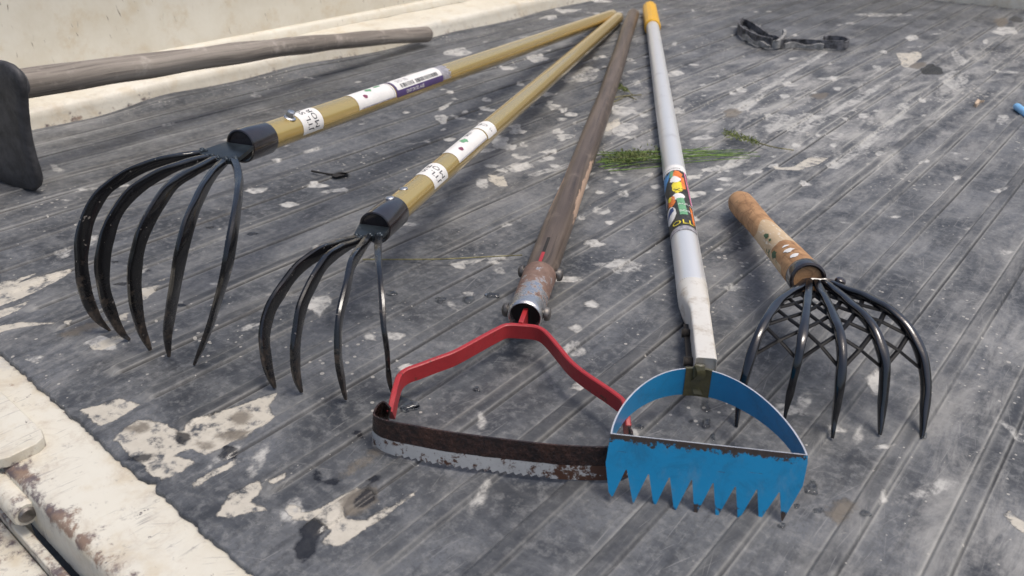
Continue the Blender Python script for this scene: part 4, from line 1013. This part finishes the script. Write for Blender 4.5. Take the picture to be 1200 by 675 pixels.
for i in range(no):
    j = (i + 1) % no; fs.append((i, i + nn, j + nn, j)); mi.append(1 if i == 0 else 0)
g.add(vs, fs, uv); g.mi = mi; part('toothed_plate', g, [BLUE, BAREMETAL], bh, 20)
# tang wrapped in tape and the taped middle of the loop
g = Geo(); tp0 = Pe - sv * .004; tp1 = ap + Vector((0, 0, -.003)); tv = (tp1 - tp0)
g.box(tp0.lerp(tp1, .5) + tv.normalized() * .001, tv * .56, sd * .0042, sup * .0062); part('tang', g, TAPE, bh, 30, None, .0015)
g = Geo(); vs = []; uv = []; k0, k1 = int(NA * .462), int(NA * .565); fs = []
for k in range(k0, k1 + 1):
    p = arc[k]; nrm = Vector((T[k].y, -T[k].x, 0)).normalized(); u = sA[k] / sA[-1]; hgt = bh_ * (.68 + .44 * math.sin(math.pi * u) ** 2); j = .0007 * math.sin(k * 2.7)
    for x, z in ((-tk - .0006, .0007), (tk + .0006, .0007), (tk + .0007, -hgt * .5), (tk + .0006, -hgt - .0007), (-tk - .0006, -hgt - .0007), (-tk - .0012 - j, -hgt * .5)): vs.append(p + nrm * x + Vector((0, 0, z))); uv.append((k * .001, z, 0))
for k in range(k1 - k0):
    for q_ in range(6): fs.append((6 * k + q_, 6 * k + 6 + q_, 6 * k + 6 + (q_ + 1) % 6, 6 * k + (q_ + 1) % 6))
fs.append(tuple(range(6))); fs.append(tuple(reversed(range(6 * (k1 - k0), 6 * (k1 - k0) + 6))))
g.add(vs, fs, uv); part('tape_wrap', g, TAPE, bh, 40)
g = Geo(); nrm0 = Vector((T[NA // 2].y, -T[NA // 2].x, 0)).normalized(); nrm0 = nrm0 if nrm0.dot(O - ap) > 0 else -nrm0; sidev = Vector((0, 0, 1)).cross(nrm0); Pk = []
for k in range(9): Pk.append(ap + nrm0 * (.0025 + .002 * math.sin(k * .8)) + Vector((0, 0, .004 - k * .0032)) + sidev * (.002 * math.sin(k * .9)))
rings = [[p + sidev * (.0032 * x) + nrm0 * (.0006 * y) for x, y in ((-1, -1), (1, -1), (1, 1), (-1, 1))] for p in catmull(Pk, 3)]; g.loft(rings); part('tape_tail', g, TAPE, bh, 40)
# printed sticker on the handle
s1, s0 = axa.at(773, 208), axa.at(799, 284); Ls = s1 - s0; e = axa.eye((s0 + s1) / 2); rs = Ra + .0003
g = Geo(); shell(g, axa, s0, s1, e - R(112), e + R(70), rs, None, 20, 26); stk = part('sticker', g, DARKPR, hda, 0)
def SP(mat, pts, lift=.0002, nm='printed_patch'):      # pts in (percent up the sticker, degrees from the facing line)
    g = Geo(); poly_wrap(g, axa, rs + lift, [(s0 + Ls * u, e + R(t)) for u, t in pts]); return part(nm, g, mat, stk, 0)
g = Geo(); shell(g, axa, s1 - Ls * .10, s1, e - R(112), e + R(70), rs + .0002, None, 2, 26); wb = part('white_band', g, PAPER, stk, 0)
text_on(wb, axa, rs + .0004, s1 - Ls * .03, e + R(34), [], .004) if False else None
g = Geo(); shell(g, axa, s0, s0 + Ls * .05, e - R(112), e + R(70), rs + .0002, None, 2, 26); part('silver_band', g, GREY_PRINT, stk, 0)
SP(BLUEPR, [(.66, -100), (.88, -95), (.90, -20), (.80, -28), (.70, -58)]); SP(GREENPR, [(.80, -28), (.90, -18), (.88, -4), (.78, -12)], .0003)
SP(ORANGEPR, blob(.82, 14, .08, 22, 14, 4, .35)); SP(ORANGEPR, [(.58, 26), (.80, 22), (.78, 42), (.60, 44)], .0003); SP(PAPER, blob(.74, -2, .05, 24, 14, 6, .3), .0004)
SP(PINKPR, [(.38, 58), (.90, 48), (.90, 56), (.38, 67)], .0004); SP(PAPER, blob(.47, 2, .05, 30, 16, 8, .2), .0003); SP(ORANGEPR, blob(.42, -36, .07, 22, 14, 5, .35), .0003); SP(YELPR, blob(.47, -42, .03, 10, 10, 5, .3), .0004)
SP(GREY_PRINT, blob(.50, -74, .10, 14, 14, 15, .4), .0003); SP(ORANGEPR, [(.10, 50), (.34, 46), (.32, 60), (.10, 64)], .0003); SP(YELPR, blob(.62, 4, .10, 26, 16, 41, .15), .0003)
SP(PAPER, blob(.26, -52, .105, 36, 20, 7, .04), .0003); SP(NAVYPR, [(.24, -78), (.30, -62), (.34, -44), (.33, -28), (.28, -26), (.26, -50)], .0005); SP(GREENPR, [(.20, -2), (.44, -8), (.44, 24), (.20, 32)], .0004)
def horiz_text(text, u, t0, size, mat, lift, nm='lettering'):
    g = Geo(); v, f = glyphs(text, size); wrap_flat(g, axa, rs + lift, v, f, lambda x, y: (s0 + Ls * u + y, e + R(t0) + x / rs)); return part(nm, g, mat, stk, 0)
horiz_text('XX', .545, -18, .013, INK, .0005); horiz_text('AQUA', .34, -6, .0065, PAPER, .0006); horiz_text('SOIL', .24, -4, .0070, PAPER, .0006)
g = Geo()
v, f = glyphs('OLL', .0150); xs_ = max(p[0] for p in v)
for dx, dy in ((-.0007, 0), (.0007, 0), (0, .0007), (0, -.0007)): wrap_flat(g, axa, rs + .00045, v, f, lambda x, y: (s0 + Ls * .075 + y + dy, e + R(-44) + (x + dx) * .95 / rs))
part('letter_outline', g, INK, stk, 0); g = Geo(); wrap_flat(g, axa, rs + .0006, v, f, lambda x, y: (s0 + Ls * .075 + y, e + R(-44) + x * .95 / rs)); part('lettering', g, YELPR, stk, 0)
g = Geo(); v, f = glyphs('HAND MADE', .0042); wrap_flat(g, axa, rs + .0004, v, f, lambda x, y: (s1 - Ls * .075 + y, e + R(-62) + x / rs)); part('lettering', g, INK, wb, 0)

# ------------------------------------------------------------------ hand rake with basket mesh
Rb = deep(946, 327, .705); Bb = at(866, 236, .0165); axr = Axis(Rb, Bb)
hr = thing('hand_rake', 'short hand rake with five black tines over wire mesh and peeling wooden handle', 'rake', (Rb.x, Rb.y, 0))
Lr = axr.L + .006
prr = [(0, .0150), (.004, .0153)] + [(Lr * u, r) for u, r in ((.08, .0153), (.2, .0150), (.35, .0140), (.5, .0132), (.62, .0131), (.75, .0138), (.86, .0148), (.94, .0148), (.98, .0128), (.995, .0085), (1.0, .003))]
g = Geo(); bar(g, axr, prr, 36, None, .008, 8)
ch = []
for v in g.v:
    d = (Vector(v) - axr.p0).dot(axr.a) / Lr; p = Vector(v) - axr.p0; rad = p - axr.a * (p.dot(axr.a)); tt = math.degrees(math.atan2(rad.dot(axr.side), rad.dot(axr.up)) - axr.eye(d * Lr))
    lo = .17 if tt > 5 or tt < -100 else .17; ch.append(1.0 if .20 < d < .50 else (.75 if .14 < d < .56 and tt < -20 else 0.0))
# finer rings where the coating peels
prr2 = []
for (a, ra), (b, rb) in zip(prr, prr[1:]):
    for k in range(5): prr2.append((a + (b - a) * k / 5, ra + (rb - ra) * k / 5))
prr2.append(prr[-1]); g = Geo(); bar(g, axr, prr2, 40, None, .008, 8); ch = []
for v in g.v:
    p = Vector(v) - axr.p0; d = p.dot(axr.a) / Lr; rad = p - axr.a * (p.dot(axr.a)); tt = math.degrees(math.atan2(rad.dot(axr.side), rad.dot(axr.up)) - axr.eye(d * Lr)); tt = (tt + 180) % 360 - 180
    lo = .24 if tt > -40 else .10; hi = .50 + .03 * math.sin(tt * .05); a = min((d - lo) / .03, (hi - d) / .03); ch.append(max(0, min(1, .5 + a * .5)))
hdr = part('handle', g, HANDW, hr, 45, {'chip': ch})
e = axr.eye(.03)
for px, py, a_, b_, sd_ in ((942, 301, .0045, .30, 3), (949, 307, .0036, .26, 5), (938, 296, .002, .2, 6)):
    g = Geo(); poly_wrap(g, axr, .0158, blob(axr.at(px, py), e + R(18), a_, b_, 10, sd_, .35)); part('paint_drip', g, PAPER, hdr, 0)
LEAFG = m_plain('dark_green_print', (.045, .10, .045), .6, 0, .4, 90, 0, 0)
for px, py, a_, b_, sd_, t_ in ((910, 288, .0075, .16, 4, -8), (917, 309, .0070, .26, 9, -32), (906, 299, .003, .1, 3, -8)):
    g = Geo(); poly_wrap(g, axr, .0152, blob(axr.at(px, py), e + R(t_), a_, b_, 12, sd_, .35)); part('printed_leaf', g, LEAFG, hdr, 0)
g = Geo(); rings = []
for d, r in [(.003, .0120), (-.002, .0122), (-.003, .0140), (-.002, .0158), (.002, .0162), (.006, .0162), (.010, .0160), (.012, .0150)]: rings.append([axr.pt(d, math.pi - 2 * math.pi * j / 36, r) for j in range(36)])
g.loft(rings, True, False, False); fer = part('ferrule', g, BLACK2, hr, 50)
g = Geo(); bar(g, axr, [(.0005, .0125), (.006, .0125)], 28); part('handle_end', g, m_plain('dark_end_wood', (.06, .030, .018), .6, 0, .5, 90), fer)
t3s = Z8([(279, 268), (288, 284), (310, 330), (332, 385), (340, 440), (337, 510), (324, 590), (318, 640)], 820, 200, 2.045)
rp = profile_of(deep(956, 331, .700), at(975.5, 513), t3s)
rtr = [Z8(l, 820, 200, 2.045) for l in (
    [(252, 268), (236, 282), (190, 314), (152, 370), (126, 430), (109, 490), (97, 550), (88, 612)], [(262, 267), (261, 290), (257, 330), (247, 390), (236, 450), (223, 505), (210, 565), (203, 597)],
    [(279, 268), (288, 284), (310, 330), (332, 385), (340, 440), (337, 510), (324, 590), (318, 640)], [(296, 268), (318, 284), (357, 315), (401, 360), (430, 410), (442, 470), (438, 560), (432, 632)],
    [(318, 272), (345, 284), (400, 303), (460, 338), (502, 385), (530, 440), (541, 520), (533, 638)])]
curves = []
for tr in rtr:
    P = traced(tr, rp); P[-1].z = .0015; d = P[-1] - P[0]; lat = Vector((d.y, -d.x, 0)).normalized(); curves.append(P)
    tine(hr, P, [(0, .0064), (.5, .0074), (.62, .0082), (.85, .0074), (.97, .0046), (1, .0022)], [(0, .0064), (.5, .0072), (.62, .0072), (.85, .0058), (1, .0022)], lat, 'tine', GLOSSBLACK, n=12)
g = Geo(); c0 = curves[0][0]; c1 = curves[-1][0]
g.loft([[p + Vector((math.cos(a) * .0032, math.sin(a) * .0026, math.sin(a) * .0032)) for a in [2 * math.pi * k / 8 for k in range(8)]] for p in catmull([c[0] for c in curves], 4)]); part('cross_weld', g, BLACK2, hr, 60)
g = Geo(); c = curves[-1][0] + Vector((.004, .006, .001)); small_dome(g, c, Vector((.25, .1, 1)), .0048, .004); part('rivet', g, BLACK2, hr)
# expanded mesh: rows of zigzag strands under the tines
CC = [catmull(c, 8) for c in curves]; SS = [arcs(c) for c in CC]
def mesh_pt(a, s_):                                   # a across 0..4, s_ along 0..1 from the neck
    i = min(3, int(a)); f_ = a - i
    def cpt(k): return samp(CC[k], SS[k], s_ * SS[k][-1])
    p = cpt(i).lerp(cpt(i + 1), f_); sag = -.0035 - .001 * math.sin(math.pi * f_) * s_; return p + Vector((0, 0, sag))
lv = [.08, .135, .195, .26, .335, .415, .50, .585, .675]
NC = 4
for r_ in range(len(lv) - 1):
    lo, hi = lv[r_], lv[r_ + 1]; P = []
    for k in range(NC * 2 + 1):
        a = 4 * k / (NC * 2); up_ = (k + r_) % 2
        P.append(mesh_pt(min(4, max(0, a)), hi if up_ else lo) + Vector((0, 0, .0006 * (k % 2))))
    g = Geo(); Pc = []
    for A, B in zip(P, P[1:]):
        for q_ in range(6):
            t = q_ / 6; t = t * t * (3 - 2 * t) * .45 + t * .55; Pc.append(A.lerp(B, t))
    Pc.append(P[-1]); T = tangents(Pc); rings = []
    for k, p in enumerate(Pc):
        lat = Vector((T[k].y, -T[k].x, 0)).normalized(); u_ = Vector((0, 0, 1)); w_ = .0020 if (k % 6) else .0028
        rings.append([p + lat * (w_ * math.cos(a)) + u_ * (.0013 * math.sin(a)) for a in [2 * math.pi * j / 6 for j in range(6)]])
    g.loft(rings); part('mesh_strand', g, STRANDB, hr, 60)

# ------------------------------------------------------------------ old grub hoe by the side wall
A = at(30, 98, .122); B = at(503, 40.5, .0215); ax5 = Axis(A, B)
old = thing('grub_hoe', 'old hoe with dark iron blade and weathered grey wooden handle along the side wall', 'hoe', (A.x, A.y, 0))
pr = [(-.05, .0190)] + [(ax5.L * k / 40, .0192 - .0045 * min(1, k / 26) + .0006 * math.sin(k * .9) + (.0024 * max(0, (k - 35) / 5))) for k in range(41)] + [(ax5.L + .002, .014)]
g = Geo(); bar(g, ax5, pr, 28, lambda d: Vector((0, 0, .009 * math.sin(math.pi * max(0, min(1, d / ax5.L))))) + ax5.side * (.006 * math.sin(d * 5.2)), .035, 21)
part('handle', g, WOOD_GREY, old, 60)
hx = Vector((ax5.a.x, ax5.a.y, 0)).normalized(); bx_ = Vector((hx.y, -hx.x, 0))        # across the blade, towards the photographer's right
Pb = at(40, 222, .002); cb = 0.090
def blade_pt(px, py):
    r = ray(px, py); n_ = hx; t = (Pb - O).dot(n_) / r.dot(n_); p = O + r * t; return (p - Pb).dot(bx_), p.z
rt = [blade_pt(*p) for p in [(4, 71), (14, 75), (22, 82), (28, 92), (30, 108), (31, 128), (33, 148), (36, 166), (41, 186), (46, 202), (48.5, 212), (47, 219), (42, 223.5), (30, 225)]]
cx_ = rt[0][0] - .055
lf = [(2 * cx_ - x, z) for x, z in reversed(rt)]
out = rt + lf; n = len(out); cz = sum(p[1] for p in out) / n; cxx = sum(p[0] for p in out) / n
g = Geo(); rings = []
for dy, sc_ in ((-.0052, .955), (-.0035, .985), (0, 1.0), (.0035, .985), (.0052, .955)):
    rings.append([Pb + bx_ * (cxx + (x - cxx) * (1 - (1 - sc_) * 1.0)) + Vector((0, 0, max(.001, cz + (z - cz) * sc_) )) + hx * dy for x, z in out])
Pz = Pb.z
rings = [[Vector((p.x, p.y, p.z - Pz)) for p in r_] for r_ in rings]
# filled faces with rings towards the centre so the face can dish
def fillrings(ring, sgn):
    c = sum(ring, Vector()) / len(ring); return [[c + (p - c) * q_ + hx * (sgn * .002 * (1 - q_)) for p in ring] for q_ in (.75, .5, .25, .02)]
rings = list(reversed(fillrings(rings[0], 1))) + rings + fillrings(rings[-1], 1)
g.loft(rings); part('blade', g, IRON, old, 60)
g = Geo(); bar(g, ax5, [(-.060, .016), (-.055, .021), (-.012, .0205), (-.006, .0192)], 28); part('eye_collar', g, IRON, old, 45)

# ------------------------------------------------------------------ small things lying on the mat
# webbing strap, folded on itself
def ribbon(name, mat, parent, pts, hgt, thk=.0016, lean=None):
    P = catmull([Vector(p) for p in pts], 5); T = tangents(P); rings = []
    for k, p in enumerate(P):
        lat = Vector((T[k].y, -T[k].x, 0)).normalized(); u_ = Vector((0, 0, 1)) if not lean else (Vector((0, 0, 1)) + lat * lean).normalized()
        hh = hgt(k / (len(P) - 1)) if callable(hgt) else hgt
        rings.append([p + lat * thk + u_ * 0, p + lat * thk + u_ * hh, p - lat * thk + u_ * hh, p - lat * thk])
    g = Geo(); g.loft(rings); return part(name, g, mat, parent, 40)
s_c = at(925, 50); strap = thing('webbing_strap', 'dusty grey folded webbing strap lying alone on the far part of the mat', 'strap', (s_c.x, s_c.y, 0))
q = lambda l, z=.002: [at(x / 7.5 + 850, y / 7.5 + 10, z) for x, y in l]
ribbon('strap_loop', STRAP, strap, q([(400, 345), (300, 325), (210, 285), (140, 245), (108, 200), (150, 150), (220, 175), (300, 230), (380, 290), (440, 300), (480, 330)]), lambda t: .021 if t < .5 else .016, .002)
ribbon('strap_band', STRAP, strap, q([(470, 345), (560, 335), (680, 338), (800, 345), (930, 352), (1040, 350), (1072, 325), (1020, 300), (900, 290), (860, 300)]), lambda t: .017 if t < .55 else .014, .002)
ribbon('strap_fold', STRAPPALE, strap, q([(410, 345), (450, 350), (485, 335), (512, 300), (500, 280)]), lambda t: .015 + .010 * t, .003)
ribbon('frayed_patch', STRAPPALE, strap, q([(520, 352), (600, 346), (700, 350), (790, 356), (860, 362)]), lambda t: .010 + .003 * math.sin(t * 9), .0022)
ribbon('frayed_patch', STRAPPALE, strap, q([(150, 262), (220, 296), (300, 333), (390, 352)]), lambda t: .009 + .003 * math.sin(t * 11), .0022)
# grass
def blade_tube(g, P, r0, r1, n=5):
    P = catmull(P, 4); T = tangents(P); m = len(P); rings = []
    for k, p in enumerate(P):
        t_ = T[k]; a_ = t_.orthogonal().normalized(); b_ = t_.cross(a_); r = r0 + (r1 - r0) * k / (m - 1)
        rings.append([p + a_ * (r * math.cos(2 * math.pi * j / n)) + b_ * (r * math.sin(2 * math.pi * j / n)) for j in range(n)])
    g.loft(rings)
gr = random.Random(12)
gl = at(745, 190); bunch = thing('grass_bunch', 'bunch of fresh green grass stalks lying under the aluminium handle', 'grass', (gl.x, gl.y, 0))
g = Geo()
for k in range(20):
    y0 = gr.uniform(178, 203); x0 = gr.uniform(698, 715); y1 = 180 + (y0 - 190) * .35 + gr.uniform(-3, 3); x1 = gr.triangular(770, 900, 885)
    P = [at(x0, y0, gr.uniform(.002, .008)), at((x0 * 2 + x1) / 3, (y0 * 2 + y1) / 3 - gr.uniform(-1, 3), gr.uniform(.004, .014)), at((x0 + 2 * x1) / 3, (y0 + 2 * y1) / 3 + gr.uniform(-2, 2), gr.uniform(.003, .009)), at(x1, y1 + gr.uniform(-5, 4), .002)]
    blade_tube(g, P, .0009, .0005)
part('stalks', g, GRASS, bunch, 60)
g = Geo()
for k in range(620):
    x = gr.triangular(703, 772, 742); y = 186 - 5 * (x - 700) / 70 + gr.gauss(0, 3.6); c = at(x, y, gr.uniform(.003, .020)); d = Vector((gr.uniform(-1, 1), gr.uniform(-1, 1), gr.uniform(-.2, .8))).normalized() * gr.uniform(.003, .008); n_ = d.orthogonal().normalized() * .0008
    g.add([c - n_, c + n_, c + d], [(0, 1, 2)])
sh_ = part('seed_heads', g, SEEDG, bunch, 0); sh_['kind'] = 'stuff'
def seed_sprig(name, label, x0, y0, x1, y1, xs0, ys0, n, seed):
    rr = random.Random(seed); c0 = at((x0 + x1) / 2, (y0 + y1) / 2); t = thing(name, label, 'grass', (c0.x, c0.y, 0))
    g = Geo(); blade_tube(g, [at(xs0, ys0, .004), at((xs0 + x1) / 2, (ys0 + y1) / 2 + 1, .006), at(x1, y1, .002)], .0011, .0008); part('stalk', g, STRAW, t, 60)
    g = Geo()
    for k in range(n):
        u = rr.random(); x = x0 + (xs0 - x0) * u; y = y0 + (ys0 - y0) * u + rr.gauss(0, 2.6 * (1 - u * .6)); c = at(x, y, rr.uniform(.002, .012)); d = Vector((rr.uniform(-1, 1), rr.uniform(-1, 1), rr.uniform(-.1, .8))).normalized() * rr.uniform(.003, .008); m_ = d.orthogonal().normalized() * .001
        g.add([c - m_, c + m_, c + d], [(0, 1, 2)])
    o = part('seed_head', g, SEEDG, t, 0); o['kind'] = 'stuff'; return t
seed_sprig('grass_sprig', 'single grass seed head with pale stalk beside the green bunch', 848, 155, 930, 176, 890, 168, 260, 4)
seed_sprig('grass_tuft', 'small dry grass tuft tucked behind the dark wooden handle', 720, 100, 742, 111, 736, 106, 190, 5)
g = Geo(); blade_tube(g, [at(x, y, z) for x, y, z in ((425, 304, .004), (470, 304, .006), (520, 303.5, .008), (570, 301, .006), (612, 299, .004))], .0009, .0007)
tag(part('grass_stalk', g, STRAW, None, 60), 'long thin grass stalk between the four tined cultivator and the dark handle', 'grass')
g = Geo(); blade_tube(g, [at(x, y, z) for x, y, z in ((700, 127, .003), (722, 114, .006), (752, 111, .004))], .0016, .001); blade_tube(g, [at(x, y, .003) for x, y in ((718, 120), (735, 113), (746, 117))], .0012, .0008)
tag(part('dry_twig', g, STRAW, None, 60), 'pale dry twig lying between the dark and silver handles', 'twig')
# black twig with a leaf-like end
g = Geo(); blade_tube(g, [at(x, y, z) for x, y, z in ((365.5, 200.5, .003), (376, 202.5, .004), (390, 204.6, .004))], .0016, .0012, 8)
lf_ = [(389, 204.3), (394, 202.4), (400, 201.2), (405.5, 202.4), (409, 202.2), (405.5, 204.6), (399, 206.4), (393, 207.6), (389.5, 206.4)]
n = len(lf_); g.add([at(x, y, .004 + (.003 if 2 < k < 5 else 0)) for k, (x, y) in enumerate(lf_)] + [at(x, y, .0012) for x, y in lf_], [tuple(range(n)), tuple(reversed(range(n, 2 * n)))] + [((i + 1) % n, i, n + i, n + (i + 1) % n) for i in range(n)])
tag(part('cable_scrap', g, HOLE, None, 40), 'short black scrap with a flat end, between the two gold handles', 'scrap')
# pale chip, blue pen
g = Geo(); c = at(1145, 121, .003); g.box(c, at(1147, 118.5, .003) - c, (at(1147, 122, .003) - c) * .8, Vector((0, 0, .003))); g.box(at(1149, 119, .003), (at(1153, 118.5, .003) - at(1149, 119, .003)) * .9, Vector((.001, .002, 0)), Vector((0, 0, .002)))
tag(part('wood_chip', g, CHIPW, None, 30, None, .0008), 'tiny pale bent wood chip near the blue plastic rod', 'wood chip')
pa = at(1190.5, 124, .006); pb = at(1218, 145, .006); g = Geo(); bar(g, Axis(pa, pb), [(0, .003), (.002, .0052), (.006, .006), ((pb - pa).length, .006)], 18)
tag(part('plastic_rod', g, PENBLUE, None, 40), 'light blue plastic rod lying at the edge of the mat on the right', 'rod')

# water drops and puddles
wr = random.Random(31)
def drop(px, py, rx, ry, label, nm='water_drop', seed=0, jag=.12, cat='water drop', grp='water drops on the mat'):
    rr = random.Random(seed * 7 + int(px)); c = at(px, py); a = at(px + rx, py) - c; b = at(px, py - ry) - c; n = 22; ph = [rr.uniform(0, 6) for _ in range(3)]
    k_ = [1 + jag * (math.sin(2 * t + ph[0]) + .8 * math.sin(3 * t + ph[1]) + .6 * math.sin(5 * t + ph[2])) for t in [2 * math.pi * j / n for j in range(n)]]
    hgt = min(.0030, .42 * min(a.length, b.length)); ix = int(np.argmin(np.abs(gx - c.x))); iy = int(np.argmin(np.abs(gy - c.y))); z0 = float(Zm[iy, ix]) - .0003
    rings = []
    for q_, z in ((1, 0), (.96, .38), (.85, .7), (.62, .92), (.3, 1), (.04, 1.02)):
        rings.append([c + (a * math.cos(2 * math.pi * j / n) + b * math.sin(2 * math.pi * j / n)) * (k_[j] * q_) + Vector((0, 0, z0 + hgt * z)) for j in range(n)])
    g = Geo(); g.loft([[Vector((p.x, p.y, p.z)) for p in r_] for r_ in rings])
    return tag(part(nm, g, WATER, None, 60), label, cat, grp)
drop(475, 473, 13, 8, 'jagged puddle of water just inside the left end of the red frame', 'puddle', 1, .22)
drop(827, 475, 6, 7, 'oblong water drop under the taped middle of the blue loop', seed=2)
drop(827, 494.5, 7.5, 5.5, 'round water drop inside the blue loop, between the other two', seed=3)
drop(835.5, 513, 3.2, 4.5, 'narrow water drop just above the top edge of the blue plate', seed=4)
drop(810, 492, 3.2, 2.4, 'very small water drop inside the blue loop to the left', seed=5)
drop(749, 501.5, 6, 2.6, 'flat water drop inside the left corner of the blue loop', seed=6)
drop(951, 571, 9.5, 7, 'largest water drop, beside the right edge of the blue plate', seed=7, jag=.2)
drop(934, 591.5, 4, 2.8, 'small water drop beside the last tooth of the blue plate', seed=8)
drop(959.5, 597, 6, 3.6, 'dark water drop on the mat next to the brown mud stain', seed=9)
drop(916.5, 614.5, 5, 3.8, 'pale water drop just below the last blue tooth', seed=10)
drop(1013, 604, 7, 4, 'water drop on the raised rib right of the brown mud stain', seed=11)
drop(1080.5, 511, 6.5, 4.4, 'water drop at the tip of the rightmost hand rake tine', seed=12)
drop(459, 344, 8, 3, 'oblong water drop farthest left in the row behind the red frame', seed=13)
drop(549, 351, 8, 4, 'dark water drop in the middle of the row behind the red frame', seed=14)
drop(576, 348, 8, 3.4, 'water drop nearest the chrome ferrule in the row behind the red frame', seed=15, jag=.2)
drop(516, 351.5, 8, 3, 'ragged water drop between the others in the row behind the red frame', seed=16, jag=.22)
drop(558.5, 453.5, 5, 3.6, 'lone small water drop inside the red frame', seed=17)
